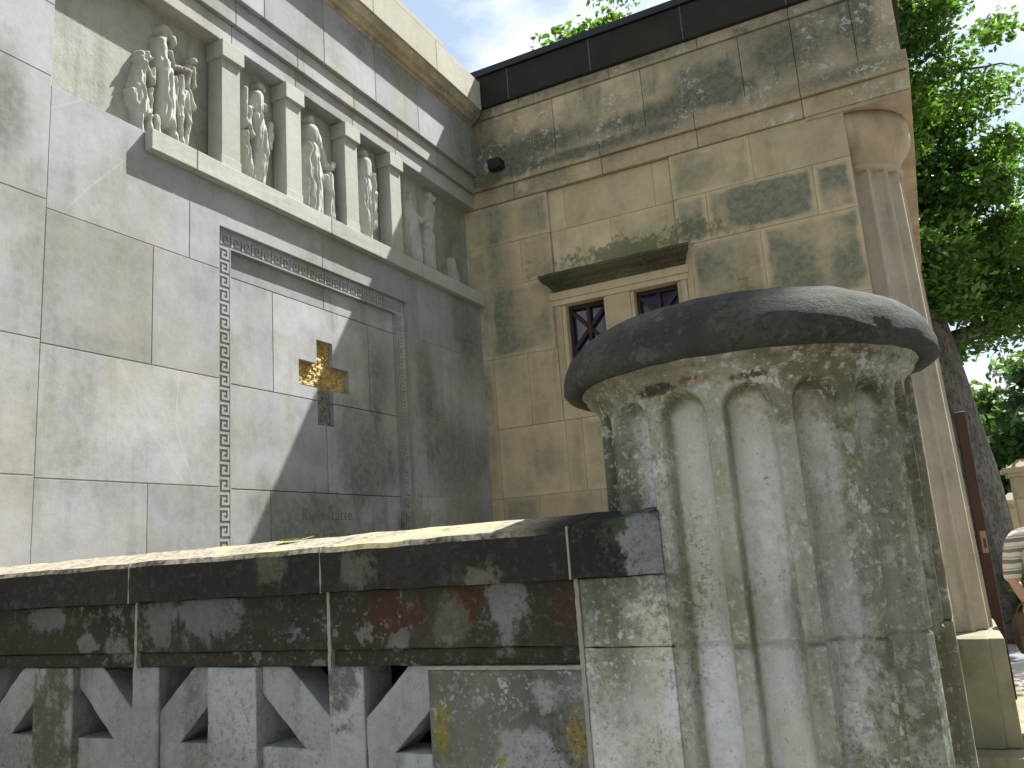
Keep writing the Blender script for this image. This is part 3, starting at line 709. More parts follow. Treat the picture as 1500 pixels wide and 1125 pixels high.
m.box(-3.62, .385, 6.405, 6.75, 4.502, 4.57); m.box(.06, .385, 6.752, 11.42, 4.502, 4.57)
m.box(-3.61, .055, 6.76, 11.4, 4.20, 4.46)
m.build('roof', M_blacktin, mb_, bevel=.006)
m = MB()
m.box(-.62, -.5, 7.06, 8.2, GZ, 3.16); m.box(-.62, -.5, 9.8, 11.3, GZ, 3.16); m.box(-.62, -.5, 8.2, 9.8, 1.2, 3.16); m.box(-3.6, -.5, 11.3, 11.5, GZ, 4.1); m.box(-3.9, -3.62, 6.6, 11.5, GZ, 4.1)
m.build('portico_wall', M_warm, mb_)
m = MB(); m.box(-3.55, -.63, 7.1, 11.25, GZ + .01, GZ + .1); m.build('floor_slab', M_plinth, mb_)

# ------------------------------------------------------------------ fluted columns
def fluted(R0, R1, z0, z1, cx, cy, nfl, phase, depth, head=None, frac=.72, nth=16, zs=None, joints=(), th0=0, th1=2 * math.pi, taper=None, wob=.0):
    """grid of a fluted shaft; flutes have round heads ending at z = head"""
    rings = []
    n = nfl * nth
    full = abs(th1 - th0 - 2 * math.pi) < 1e-6
    for z in zs:
        t_ = (z - z0) / (z1 - z0)
        R_ = R0 + (R1 - R0) * (t_ if taper is None else taper(t_))
        ring = []
        for i in range(n if full else n + 1):
            th = th0 + (th1 - th0) * i / n
            ph = ((th - phase) / (2 * math.pi) * nfl + .5) % 1.0 - .5      # 0 in the middle of a flute
            half = frac / 2
            d = 0
            arc = abs(ph) * 2 * math.pi / nfl * R_
            hw = half * 2 * math.pi / nfl * R_
            qq = (arc / hw) ** 2
            if head is not None and z > head - hw: qq += ((z - (head - hw)) / hw) ** 2
            if qq < 1: d = depth * (1 - qq) ** .46
            for jz in joints: d += .009 * math.exp(-((z - jz) / .004) ** 2)
            d += wob * mnoise.noise(Vector((math.cos(th) * 2.2, math.sin(th) * 2.2, z * 2.2)) * 3)
            ring.append((cx + (R_ - d) * math.cos(th), cy + (R_ - d) * math.sin(th), z))
        rings.append(ring)
    return rings

# big column at the mausoleum corner
colB = thing('column', (-.2, 7.0, GZ), 'tall fluted stone column at the far corner of the mausoleum, on a block pedestal', 'column')
m = MB()
zz = list(np.linspace(-.755, 2.75, 60)) 
m.rings(fluted(.441, .370, -.755, 2.75, -.2, 7.0, 16, math.radians(-90 + 11.25), .045, zs=zz, nth=14, joints=(1.08,), frac=.8), caps=False)
m.build('shaft', M_colB, colB, smooth=True)
m = MB()
prf = [(.368, 2.72), (.385, 2.74), (.385, 2.765), (.372, 2.78), (.375, 2.82), (.40, 2.88), (.445, 2.93), (.472, 2.98), (.478, 3.03), (.478, 3.10), (.47, 3.165), (.3, 3.168)]
m.rings([[(-.2 + a * math.cos(t_), 7.0 + a * math.sin(t_), b) for t_ in [2 * math.pi * i / 72 for i in range(72)]] for a, b in prf])
m.build('capital', M_warm, colB, smooth=True)
m = MB()
m.box(-.75, .175, 6.30, 7.6, GZ + .17, -.757); m.box(-.70, .27, 6.33, 7.55, GZ + .171, -.76)
worn(m.build('pedestal', M_plinth, colB, bevel=.008), .008)
m = MB(); m.box(-1.2, .42, 6.1, 11.8, GZ + .006, GZ + .168)
st_ = m.build('step', M_plinth, bevel=.01); tag(st_, 'low pale stone step under the corner column pedestal', 'step')
for o_ in list(colB.children)[:2]:
    pass
# second portico column, mostly hidden
col2 = thing('column', (-.2, 10.9, GZ), 'second fluted stone column at the rear of the portico, hidden behind the corner column', 'column')
for ch in colB.children:
    if ch.name.split('.')[0] in ('shaft', 'capital', 'pedestal'):
        c2 = ch.copy(); COL.objects.link(c2); c2.parent = col2

# ------------------------------------------------------------------ foreground fluted pillar
PX, PY = -.393, 2.144
pil = thing('fluted_pillar', (PX, PY, GZ), 'squat fluted stone pillar with domed mossy cap at the end of the parapet', 'pillar')
R = .372
zz = list(np.arange(-1.6, .15, .02)) + list(np.arange(.15, .335, .005)) + list(np.arange(.335, .392, .006))
zz = sorted(set([round(a, 4) for a in zz] + [round(-.222 + k * .002, 4) for k in range(-5, 6)]))
def ringpill(z):
    e = 0
    if z > .322: 
        tt = (z - .322) / .07
        e = .05 * (tt ** 1.6) + (.007 if .352 < z < .368 else 0)
    return e
rr = fluted(R, R, -1.6, .392, PX, PY, 16, math.radians(-90 + 11.25), .062, head=.322, frac=.72, nth=40, zs=zz, joints=(-.222,), wob=.0014)
for k, z in enumerate(zz):
    e = ringpill(z)
    if e:
        rr[k] = [(PX + (x_ - PX) * (1 + e / R), PY + (y_ - PY) * (1 + e / R), z_) for x_, y_, z_ in rr[k]]
m = MB(); m.rings(rr, caps=False)
# rectangular pier standing behind the drum
sh = m.build('shaft', M_drum, pil, smooth=True)
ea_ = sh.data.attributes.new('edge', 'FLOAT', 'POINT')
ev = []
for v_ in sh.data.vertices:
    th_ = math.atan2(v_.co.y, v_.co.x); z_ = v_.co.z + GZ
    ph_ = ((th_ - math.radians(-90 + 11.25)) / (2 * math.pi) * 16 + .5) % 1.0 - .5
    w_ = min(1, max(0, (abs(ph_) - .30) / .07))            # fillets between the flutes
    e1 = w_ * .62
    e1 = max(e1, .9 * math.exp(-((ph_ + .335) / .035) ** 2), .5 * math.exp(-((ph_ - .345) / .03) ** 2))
    if z_ > .20 and abs(ph_) < .36:                         # shade painted under the arched head of a flute
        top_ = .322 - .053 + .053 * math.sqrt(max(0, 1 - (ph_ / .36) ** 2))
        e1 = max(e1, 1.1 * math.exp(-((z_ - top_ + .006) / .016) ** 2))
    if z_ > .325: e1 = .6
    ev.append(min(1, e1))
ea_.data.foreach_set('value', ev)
m = MB(); m.box(-.74, -.0015, 2.2, 2.75, -1.6, -.2228); m.box(-.74, -.0015, 2.2, 2.75, -.2215, .36)
worn(m.build('pier', M_drum, pil, bevel=.004), .005)
RC = .455
m = MB()
prf = [(.36, .386), (.415, .384), (.425, .379), (.445, .378), (RC, .384), (.461, .392), (.461, .408), (.456, .432), (.445, .457), (.426, .482), (.398, .505), (.36, .525), (.31, .541), (.24, .553), (.15, .560), (.0015, .563)]
pr2 = []
for i in range(len(prf) - 1):
    for s_ in range(3):
        w_ = s_ / 3; pr2.append((prf[i][0] * (1 - w_) + prf[i + 1][0] * w_, prf[i][1] * (1 - w_) + prf[i + 1][1] * w_))
pr2.append(prf[-1])
NN = 160
rings = []
for a, b in pr2:
    ring = []
    for i in range(NN):
        t_ = 2 * math.pi * i / NN
        w_ = 1 + .014 * mnoise.noise(Vector((math.cos(t_) * 2, math.sin(t_) * 2, b * 8))) + .009 * mnoise.noise(Vector((math.cos(t_) * 9, math.sin(t_) * 9, b * 30)))
        ring.append((PX + a * w_ * math.cos(t_), PY + a * w_ * math.sin(t_), b + .003 * mnoise.noise(Vector((a * math.cos(t_) * 14, a * math.sin(t_) * 14, 5)))))
    rings.append(ring)
m.rings(rings)
m.build('cap', M_cap, pil, smooth=True)

# ------------------------------------------------------------------ parapet
YP = 1.8
pa = thing('parapet', (-2.1, YP, GZ), 'low stone parapet with pierced star lattice under a blackened coping', 'parapet')
x_end = -.42 * YP
xj = [-3.47, -1.229 * YP, -.819 * YP, -.4205 * YP]
m = MB()
def ragged(mm, x_, w_, y0, y1, z0, z1, horiz=False):
    rg = []; n_ = max(3, int(abs(z1 - z0) / .012))
    for i in range(n_ + 1):
        z = z0 + (z1 - z0) * i / n_
        a = w_ * (1 + .45 * mnoise.noise(Vector((x_ * 7, z * 60, 1)))); b = w_ * (1 + .45 * mnoise.noise(Vector((x_ * 7, z * 60, 9))))
        yy = y0 + .0015 * mnoise.noise(Vector((x_, z * 90, 4)))
        if horiz: rg.append([(z, yy, x_ - a), (z, y1, x_ - a), (z, y1, x_ + b), (z, yy, x_ + b)])
        else: rg.append([(x_ - a, yy, z), (x_ + b, yy, z), (x_ + b, y1, z), (x_ - a, y1, z)])
    mm.rings(rg)
def cop(x0, x1, name):
    pf = [(YP - .032, -.068), (YP - .034, .036), (YP - .024, .050), (YP + .17, .083), (YP + .36, .05), (YP + .37, .04), (YP + .37, -.068)]
    nx = max(2, int((x1 - x0) / .03))
    ring = []
    # finer profile with worn edges
    pp = []
    for i in range(len(pf) - 1):
        k_ = 6 if i in (0, 2) else 3
        for s_ in range(k_): pp.append((pf[i][0] + (pf[i + 1][0] - pf[i][0]) * s_ / k_, pf[i][1] + (pf[i + 1][1] - pf[i][1]) * s_ / k_))
    pp.append(pf[-1])
    for i in range(nx + 1):
        x_ = x0 + (x1 - x0) * i / nx
        en = max(0.0, min(1.0, (x_ + .70) / .15)) ** 2
        ring.append([(x_, (a + .034 * en if a < YP + .1 else a) + .005 * mnoise.noise(Vector((x_ * 9, a * 9, b * 20))), b + (.022 * en if b > 0 else 0) + .004 * mnoise.noise(Vector((x_ * 12, a * 14, b * 10 + 4)))) for a, b in pp])
    return ring
M_coping_mix = None
def cop_mat():
    # one stone; blackened crust on vertical faces, paler colour on the weathered top
    t = M_coping.copy(); t.name = 'coping_stone'
    nt_ = t.node_tree; b_ = nt_.nodes['Principled BSDF']
    src = b_.inputs['Base Color'].links[0].from_socket
    geo = nt_.nodes.new('ShaderNodeNewGeometry'); sp = nt_.nodes.new('ShaderNodeSeparateXYZ'); nt_.links.new(geo.outputs['Normal'], sp.inputs[0])
    nz_ = nt_.nodes.new('ShaderNodeTexNoise'); nz_.inputs['Scale'].default_value = 60; nz_.inputs['Detail'].default_value = 6; nt_.links.new(geo.outputs['Position'], nz_.inputs['Vector'])
    nb = nt_.nodes.new('ShaderNodeTexNoise'); nb.inputs['Scale'].default_value = 5; nb.inputs['Detail'].default_value = 5; nt_.links.new(geo.outputs['Position'], nb.inputs['Vector'])
    ad = nt_.nodes.new('ShaderNodeMath'); ad.operation = 'MULTIPLY_ADD'; nt_.links.new(nz_.outputs[0], ad.inputs[0]); ad.inputs[1].default_value = .5; nt_.links.new(sp.outputs[2], ad.inputs[2])
    mr = nt_.nodes.new('ShaderNodeMapRange'); mr.inputs['From Min'].default_value = .62; mr.inputs['From Max'].default_value = .86; nt_.links.new(ad.outputs[0], mr.inputs[0])
    # the pillar's cast shadow painted in: the pale top fades out near it
    px_ = nt_.nodes.new('ShaderNodeSeparateXYZ'); nt_.links.new(geo.outputs['Position'], px_.inputs[0])
    m3 = nt_.nodes.new('ShaderNodeMapRange'); m3.inputs['From Min'].default_value = -.80; m3.inputs['From Max'].default_value = -.92; nt_.links.new(px_.outputs[0], m3.inputs[0])
    mm_ = nt_.nodes.new('ShaderNodeMath'); mm_.operation = 'MULTIPLY'; nt_.links.new(mr.outputs[0], mm_.inputs[0]); nt_.links.new(m3.outputs[0], mm_.inputs[1])
    rp = nt_.nodes.new('ShaderNodeValToRGB'); e_ = rp.color_ramp.elements
    e_[0].position = .3; e_[0].color = (.10, .088, .07, 1); e_[1].position = .7; e_[1].color = (.37, .335, .25, 1)
    nt_.links.new(nz_.outputs[0], rp.inputs[0])
    yl = nt_.nodes.new('ShaderNodeMix'); yl.data_type = 'RGBA'; yl.inputs['B'].default_value = (.38, .34, .17, 1)
    mr2 = nt_.nodes.new('ShaderNodeMapRange'); mr2.inputs['From Min'].default_value = .5; mr2.inputs['From Max'].default_value = .62; nt_.links.new(nb.outputs[0], mr2.inputs[0])
    nt_.links.new(mr2.outputs[0], yl.inputs[0]); nt_.links.new(rp.outputs[0], yl.inputs['A'])
    mx_ = nt_.nodes.new('ShaderNodeMix'); mx_.data_type = 'RGBA'
    nt_.links.new(mm_.outputs[0], mx_.inputs[0]); nt_.links.new(src, mx_.inputs['A']); nt_.links.new(yl.outputs['Result'], mx_.inputs['B'])
    nt_.links.new(mx_.outputs['Result'], b_.inputs['Base Color'])
    return t
MC = cop_mat()
for a, b in ((-3.468, xj[1] - .002), (xj[1] + .002, xj[2] - .002), (xj[2] + .002, xj[3] - .002), (xj[3] + .002, -.548)):
    m = MB(); m.rings(cop(a, b, 'c'))
    m.build('coping_stone', MC, pa, smooth=False)
m = MB()
for a, b in zip(xj, xj[1:]): 
    m.box(a + .003, b - .003, YP, YP + .33, -.2175, -.069)
worn(m.build('band', M_band, pa, bevel=.005), .006)
m = MB()
for a, b in zip(xj, xj[1:]):
    m.box(a + .003, b - .003, YP + .012, YP + .32, -.26, -.2185)
worn(m.build('ledge', M_band, pa, bevel=.005), .006)
# mortar in the open joints
for x_ in xj[1:3]:
    m = MB(); ragged(m, x_, .0048, YP - .003, YP + .3, -.262, -.0695)
    m.box(x_ - .0025, x_ + .0025, YP - .033, YP + .3, -.0695, .05); m.build('pointing', M_joint, pa)
m = MB(); ragged(m, xj[3], .0052, YP - .004, YP + .3, -1.6, -.0695); m.box(xj[3] - .0025, xj[3] + .0025, YP - .034, YP + .3, -.069, .05)
ragged(m, -.2642, .0042, YP - .001, YP + .25, -1.175, xj[3] - .005, True)
m.build('pointing', M_joint, pa)
# end block beside the pillar and base course
m = MB(); m.box(-.653 * YP, xj[3] - .004, YP + .002, YP + .28, -1.0, -.267)
eb_ = worn(m.build('end_block', M_endblk, pa, bevel=.005), .006)
m = MB(); m.box(-3.468, xj[3] - .004, YP - .03, YP + .34, -1.6, -1.0); m.box(-3.468, -.655 * YP, YP + .005, YP + .3, -.999, -.79)
worn(m.build('base_course', M_lattice, pa, bevel=.006))
# flat stones between the joint and the drum (belong to the pillar)
m = MB()
m.box(xj[3] + .004, -.548, YP + .001, YP + .35, -1.6, -.2228); m.box(xj[3] + .004, -.548, YP + .003, YP + .35, -.2213, -.07)
worn(m.build('flank', M_drum, pil, bevel=.003), .005)

# pierced lattice: posts, bars and diagonals
PI_ = .428 * YP
zc, zt, zbm = -.292 * YP, -.261, -.785
def lattice_unit(xc, half_l, half_r):
    """star between two wide posts; xc the narrow post"""
    q = MB(); yf = YP + .024
    q.box(xc - .032 * YP, xc + .032 * YP, yf, yf + .13, zbm, zt, rnd=random.random())
    o_ = worn(q.build('narrow_post', M_lattice, pa, bevel=.004), .006)
    q = MB()
    for s_, hl in ((-1, half_l), (1, half_r)):
        xe = xc + s_ * hl; xs_ = xc + s_ * .0325 * YP
        # horizontal bar
        q.box(min(xs_, xe), max(xs_, xe), yf + .0055, yf + .122, zc - .030 * YP, zc + .030 * YP)
        for v_ in (1, -1):
            # diagonal band: constant vertical height, clipped to the bay
            hv = .045 * YP; sl = .93
            def zl_(x_): return zc + v_ * sl * abs(x_ - xc)
            pts = []
            N_ = 14
            up, lo = [], []
            for i in range(N_ + 1):
                x_ = xs_ + (xe - xs_) * i / N_
                up.append((x_, max(min(zl_(x_) + hv, zt - .0005), zbm + .0005))); lo.append((x_, min(max(zl_(x_) - hv, zbm + .0005), zt - .0005)))
            poly = [p for p in (lo + up[::-1])] if s_ > 0 else [p for p in (up + lo[::-1])]
            cl = []
            for p in poly:
                if not cl or (abs(p[0] - cl[-1][0]) + abs(p[1] - cl[-1][1]) > 1e-5): cl.append(p)
            q.prism(cl, lambda a, b, d: (a, yf + .006 + (0 if v_ > 0 else .0006) + d, b), .11)
    worn(q.build('star_bars', M_lattice, pa, bevel=.004), .006, 3)
# wide posts
wp = [(-1.5 * YP, -1.393 * YP), (-1.069 * YP, -.967 * YP), (-1.93 * YP, -1.823 * YP)]
for a, b in wp:
    q = MB(); q.box(a, b, YP + .006, YP + .2, -.79, -.262, rnd=.9 if a > -2 else .2)
    worn(q.build('wide_post', M_lattice, pa, bevel=.004), .006)
lattice_unit(-.803 * YP, (.967 - .803) * YP, (.803 - .653) * YP)
lattice_unit(-1.2225 * YP, (1.393 - 1.2225) * YP, (1.2225 - 1.069) * YP)
lattice_unit(-1.66 * YP, (1.823 - 1.66) * YP, (1.66 - 1.5) * YP)
# dark inner face behind the lattice: a solid back wall of the parapet
m = MB(); m.box(-3.468, xj[3] - .004, YP + .24, YP + .335, -.999, -.262)
m.build('back_slab', M_band, pa)

# ------------------------------------------------------------------ small things
M_leaf1 = plain('yellow_green_leaf', (0.55, 0.66, 0.08), 0.6, var=.2, scale=60)
def fallen_leaf(loc, size, rot, label, mat):
    q = MB(); n = 9
    top, bot = [], []
    for i in range(n + 1):
        t_ = i / n; w_ = math.sin(math.pi * t_ ** .8) * .32
        x_ = (t_ - .5)
        top.append((x_, w_)); bot.append((x_, -w_))
    ca, sa = math.cos(rot), math.sin(rot)
    def P(x_, y_): return (loc[0] + size * (x_ * ca - y_ * sa), loc[1] + size * (x_ * sa + y_ * ca), loc[2] + size * (.25 * abs(y_) + .1 * x_ * x_ + .06))
    for i in range(n):
        q.face([P(*bot[i]), P(*bot[i + 1]), P(bot[i + 1][0], 0), P(bot[i][0], 0)]); q.face([P(bot[i][0], 0), P(bot[i + 1][0], 0), P(*top[i + 1]), P(*top[i])])
    q.tube(P(.48, 0), P(.95, .12), size * .02, size * .012, 6)
    o_ = q.build('fallen_leaf', mat); tag(o_, label, 'leaf')
fallen_leaf((-1.72, 1.93, .076), .075, .3, 'bright yellow-green fallen leaf lying on the sunlit parapet coping', M_leaf1)
fallen_leaf((-.30, 1.80, .552), .035, 1.0, 'tiny pale yellow leaf on top of the domed pillar cap', plain('pale_leaf', (.65, .55, .3), .7))
q = MB(); q.box(-3.22, -3.095, 6.36, 6.48, 3.50, 3.60); lb = q.build('floodlight', M_black, bevel=.008)
q2 = MB(); q2.box(-3.20, -3.115, 6.44, 6.455, 3.49, 3.501)
tag(lb, 'small black floodlight box on the mausoleum frieze near the inner corner', 'lamp')
m = MB(); m.box(.275, .355, 8.0, 8.25, GZ, .91)
po = thing('steel_post', (.31, 8.1, GZ), 'dark red-brown upright steel post behind the corner column', 'post')
m.build('post_body', M_rust, po, bevel=.008)
m = MB(); m.box(.30, .345, 7.988, 7.9985, -.28, -.10); pl_ = m.build('plate', plain('tan_plate', (.26, .16, .09), .6), po, bevel=.002)
m = MB(); m.box(.315, .335, 7.984, 7.987, -.24, -.16); m.build('marking', plain('dark_print', (.06, .04, .03), .7), pl_)

# ------------------------------------------------------------------ visitor
M_skin = plain('skin', (0.50, 0.27, 0.19), 0.55, var=.12, scale=20)
def shirt_mat():
    t = NT('striped_shirt_cloth')
    sp = t.n('ShaderNodeSeparateXYZ'); t.put(sp.inputs[0], t.pos)
    z = t.math('ADD', sp.outputs[2], t.math('MULTIPLY_ADD', t.noise(6, 2), .03, -.015))
    w1 = t.math('FRACT', t.math('MULTIPLY', z, 13.0))
    s1 = t.rng(w1, .62, .66); s2 = t.math('MULTIPLY', t.rng(w1, .1, .13), t.rng(w1, .26, .23))
    c = t.mix(s1, (.62, .60, .52), (.20, .19, .16)); c = t.mix(s2, c, (.36, .34, .27))
    t.bump(t.noise(10, 4), .6, .02)
    return t.done(c, .9, .1)
def skin_body(name, verts, edges, radii, mat, parent, sub=2):
    me_ = bpy.data.meshes.new(name); off = root_of(parent)
    me_.from_pydata([tuple(Vector(v) - off) for v in verts], edges, [])
    o_ = bpy.data.objects.new(name, me_); COL.objects.link(o_); o_.parent = parent
    sk = o_.modifiers.new('skin', 'SKIN'); 
    lay = me_.skin_vertices[0] if me_.skin_vertices else None
    if lay is None:
        bm = bmesh.new(); bm.from_mesh(me_); bm.verts.layers.skin.verify(); bm.to_mesh(me_); bm.free(); lay = me_.skin_vertices[0]
    for i, r_ in enumerate(radii): lay.data[i].radius = r_ if isinstance(r_, tuple) else (r_, r_)
    lay.data[0].use_root = True
    s_ = o_.modifiers.new('sub', 'SUBSURF'); s_.levels = sub; s_.render_levels = sub
    sk.use_smooth_shade = True
    me_.materials.append(mat)
    return o_
VX, VY = .715, 7.2
man = thing('person', (VX, VY, GZ), 'man in a white and khaki striped polo shirt holding a brown bag', 'person')
g0 = GZ
V = []; E_ = []; Rr = []
def add(x, y, z, r_, par=None):
    V.append((VX + x * 1.17, VY + y, g0 + z)); Rr.append(r_)
    if par is not None: E_.append((par, len(V) - 1))
    return len(V) - 1
pel = add(0, 0, .98, (.16, .12)); ab = add(0, 0, 1.12, (.165, .13), pel); ch = add(0, .0, 1.32, (.18, .12), ab); ut = add(0, .01, 1.46, (.13, .09), ch)
nk = add(0, .0, 1.56, .055, ut); h1 = add(0, -.01, 1.64, (.075, .085), nk); h2 = add(0, -.015, 1.72, (.08, .098), h1); h3 = add(0, .0, 1.80, (.06, .075), h2)
for s_ in (-1, 1):
    sh_ = add(s_ * .19, 0, 1.44, .062, ut); el = add(s_ * .245, .03, 1.16, .044, sh_); wr = add(s_ * (.215), -.16, 1.03, .03, el)
    pm = add(s_ * .205, -.22, .985, (.034, .02), wr)
    for k_, (dx, ln) in enumerate(((-.024, .075), (-.008, .085), (.008, .08), (.024, .065))):
        f1 = add(s_ * .205 + dx, -.25, .955, .0105, pm); f2 = add(s_ * .205 + dx, -.262, .95 - ln * .4, .0095, f1); add(s_ * .205 + dx * .9, -.24, .945 - ln * .6, .0085, f2)
    t1 = add(s_ * .17, -.235, .975, .012, pm); add(s_ * .165, -.25, .945, .0105, t1)
    hp = add(s_ * .10, 0, .92, .095, pel); kn = add(s_ * .115, -.01, .50, .062, hp); an = add(s_ * .12, .02, .10, .042, kn); add(s_ * .125, -.12, .045, (.045, .03), an)
skin_body('body', V, E_, Rr, M_skin, man)
# polo shirt shell
V = []; E_ = []; Rr = []
p0 = add(0, 0, .96, (.185, .145)); p1 = add(0, 0, 1.12, (.19, .155), p0); p2 = add(0, 0, 1.32, (.20, .15), p1); p3 = add(0, .01, 1.465, (.17, .11), p2)
for s_ in (-1, 1):
    a1 = add(s_ * .195, 0, 1.435, .080, p3); a2 = add(s_ * .228, .01, 1.32, .068, a1); a3 = add(s_ * .240, .02, 1.20, .064, a2); add(s_ * .247, .02, 1.12, .064, a3)
skin_body('shirt', V, E_, Rr, shirt_mat(), man)
V = []; E_ = []; Rr = []
p0 = add(0, 0, 1.0, (.178, .14)); p1 = add(0, 0, .93, (.18, .14), p0)
for s_ in (-1, 1):
    a1 = add(s_ * .10, 0, .85, .11, p1); a2 = add(s_ * .115, -.01, .50, .08, a1); add(s_ * .12, .02, .09, .066, a2)
skin_body('trousers', V, E_, Rr, plain('khaki_trousers', (.16, .14, .10), .9), man)
q = MB()
for j in range(9):
    pass
hr = []
for j in range(10):
    ph = j / 9 * math.pi * .52
    hr.append([(VX + .092 * math.cos(t_) * math.sin(ph + .02), VY + .012 + .108 * math.sin(t_) * math.sin(ph + .02), g0 + 1.735 + .115 * math.cos(ph)) for t_ in [2 * math.pi * i / 24 for i in range(24)]])
q.rings(hr); q.build('hair', plain('grey_hair', (.12, .10, .085), .9, bump=.01), man, smooth=True)
M_eye = plain('dark_eyes', (.03, .02, .02), .3)
for s_ in (-1, 1):
    q = MB(); q.rings([[(VX + s_ * .032 + .012 * math.cos(t_) * math.sin(p_), VY - .112 - .006 * math.cos(p_), g0 + 1.715 + .008 * math.sin(t_) * math.sin(p_)) for t_ in [2 * math.pi * i / 10 for i in range(10)]] for p_ in (.1, .8, 1.5)]); q.build('eye', M_eye, man)
# shoulder bag held by the visitor
BX, BY, BZ = VX - .245, VY - .25, g0 + .64
bgr = thing('bag', (BX, BY, BZ), 'brown leather bag hanging from the hand of the man in the striped shirt', 'bag')
M_bag = plain('tan_leather', (.09, .055, .028), .6, var=.35, scale=18, bump=.004)
q = MB()
rg = []
for i in range(11):
    t_ = i / 10; z = BZ + .02 + .27 * t_; k_ = (1 - abs(2 * t_ - 1) ** 4 * .22); 
    rg.append([(BX + .11 * k_ * math.copysign(abs(math.cos(a)) ** .6, math.cos(a)), BY + .05 * k_ * math.copysign(abs(math.sin(a)) ** .7, math.sin(a)), z) for a in [2 * math.pi * j / 28 for j in range(28)]])
q.rings(rg); q.build('bag_body', M_bag, bgr, smooth=True)
q = MB(); q.box(BX - .085, BX + .085, BY - .064, BY - .048, BZ + .03, BZ + .15); q.build('pocket', M_bag, bgr, bevel=.012)
q = MB()
for i in range(10):
    a0, a1 = math.pi * i / 10, math.pi * (i + 1) / 10
    q.tube((BX + .07 * math.cos(a0), BY, BZ + .28 + .085 * math.sin(a0)), (BX + .07 * math.cos(a1), BY, BZ + .28 + .085 * math.sin(a1)), .007, n=8)
q.build('handle', M_bag, bgr)
q = MB(); q.tube((BX - .06, BY - .055, BZ + .04), (BX - .085, BY - .05, BZ - .09), .005, n=6); q.build('strap', M_bag, bgr)
q = MB(); q.tube((BX + .05, BY - .055, BZ + .04), (BX + .06, BY - .05, BZ - .08), .005, n=6)
q.build('strap', M_bag, bgr)

# ------------------------------------------------------------------ gate pillars far right
M_gate = stone('sandstone_gate', (0.50, 0.42, 0.27), (0.44, 0.37, 0.24), dark=(.15, .13, .09), patch=.2, streak=.2, blocks=True, seed=50)
def gate_pillar(x, y, h, w, label):
    r_ = thing('gate_pillar', (x, y, GZ), label, 'pillar', 'stone pillars of the far forecourt')
    q = MB(); n_ = max(2, int(h / .3))
    for i in range(n_): q.box(x - w / 2, x + w / 2, y - w / 2, y + w / 2, GZ + h * i / n_ + .002, GZ + h * (i + 1) / n_ - .002)
    q.build('pillar_shaft', M_gate, r_, bevel=.006)
    q = MB(); q.box(x - w * .62, x + w * .62, y - w * .62, y + w * .62, GZ + h, GZ + h + .06); q.box(x - w * .78, x + w * .78, y - w * .78, y + w * .78, GZ + h + .061, GZ + h + .13)
    hh = GZ + h + .131
    q.rings([[(x + sx * w * .6, y + sy * w * .6, hh) for sx, sy in ((-1, -1), (1, -1), (1, 1), (-1, 1))], [(x + sx * w * .15, y + sy * w * .15, hh + .12) for sx, sy in ((-1, -1), (1, -1), (1, 1), (-1, 1))]])
    q.build('pillar_cap', M_gate, r_, bevel=.006)
gate_pillar(1.22, 14.0, 2.15, .36, 'tall sandstone pillar with stepped cap behind the visitor')
gate_pillar(1.22, 16.8, 1.75, .30, 'lower sandstone pillar with stepped cap beside the big trunk')

# ------------------------------------------------------------------ trees
def leaf_material(name, c1, c2):
    t = NT(name)
    cc = t.mix(t.rng(t.noise(1.4, 4, .6), .35, .65), c1, c2)
    cc = t.mix(1.0, cc, t.gray(t.math('MULTIPLY_ADD', t.attr('rnd'), .9, .55)), 'MULTIPLY')
    t.done(cc, .5, .35)
    tr = t.n('ShaderNodeBsdfTranslucent'); t.put(tr.inputs[0], t.mix(1.0, cc, (1.5, 1.7, .6), 'MULTIPLY'))
    ms = t.n('ShaderNodeMixShader'); ms.inputs[0].default_value = .42
    o_ = t.t.nodes['Material Output']
    t.t.links.new(t.b.outputs[0], ms.inputs[1]); t.t.links.new(tr.outputs[0], ms.inputs[2]); t.t.links.new(ms.outputs[0], o_.inputs[0])
    return t.m
M_leafA = leaf_material('beech_leaf', (0.05, 0.108, 0.02), (0.095, 0.17, 0.034))
M_leafB = leaf_material('far_leaf', (0.05, 0.095, 0.04), (0.09, 0.14, 0.06))
def bark_mat():
    t = NT('grey_bark')
    n1 = t.noise(3, 6, .65, stretch=(3, 3, .8)); n2 = t.noise(25, 5, .7, stretch=(1, 1, .5))
    c = t.mix(t.rng(n1, .4, .6), (.10, .095, .085), (.17, .16, .145)); c = t.mix(t.rng(n2, .5, .65), c, (.045, .042, .038))
    t.bump(t.math('ADD', n1, n2), 1.0, .04)
    return t.done(c, .95, .2)
M_bark = bark_mat()
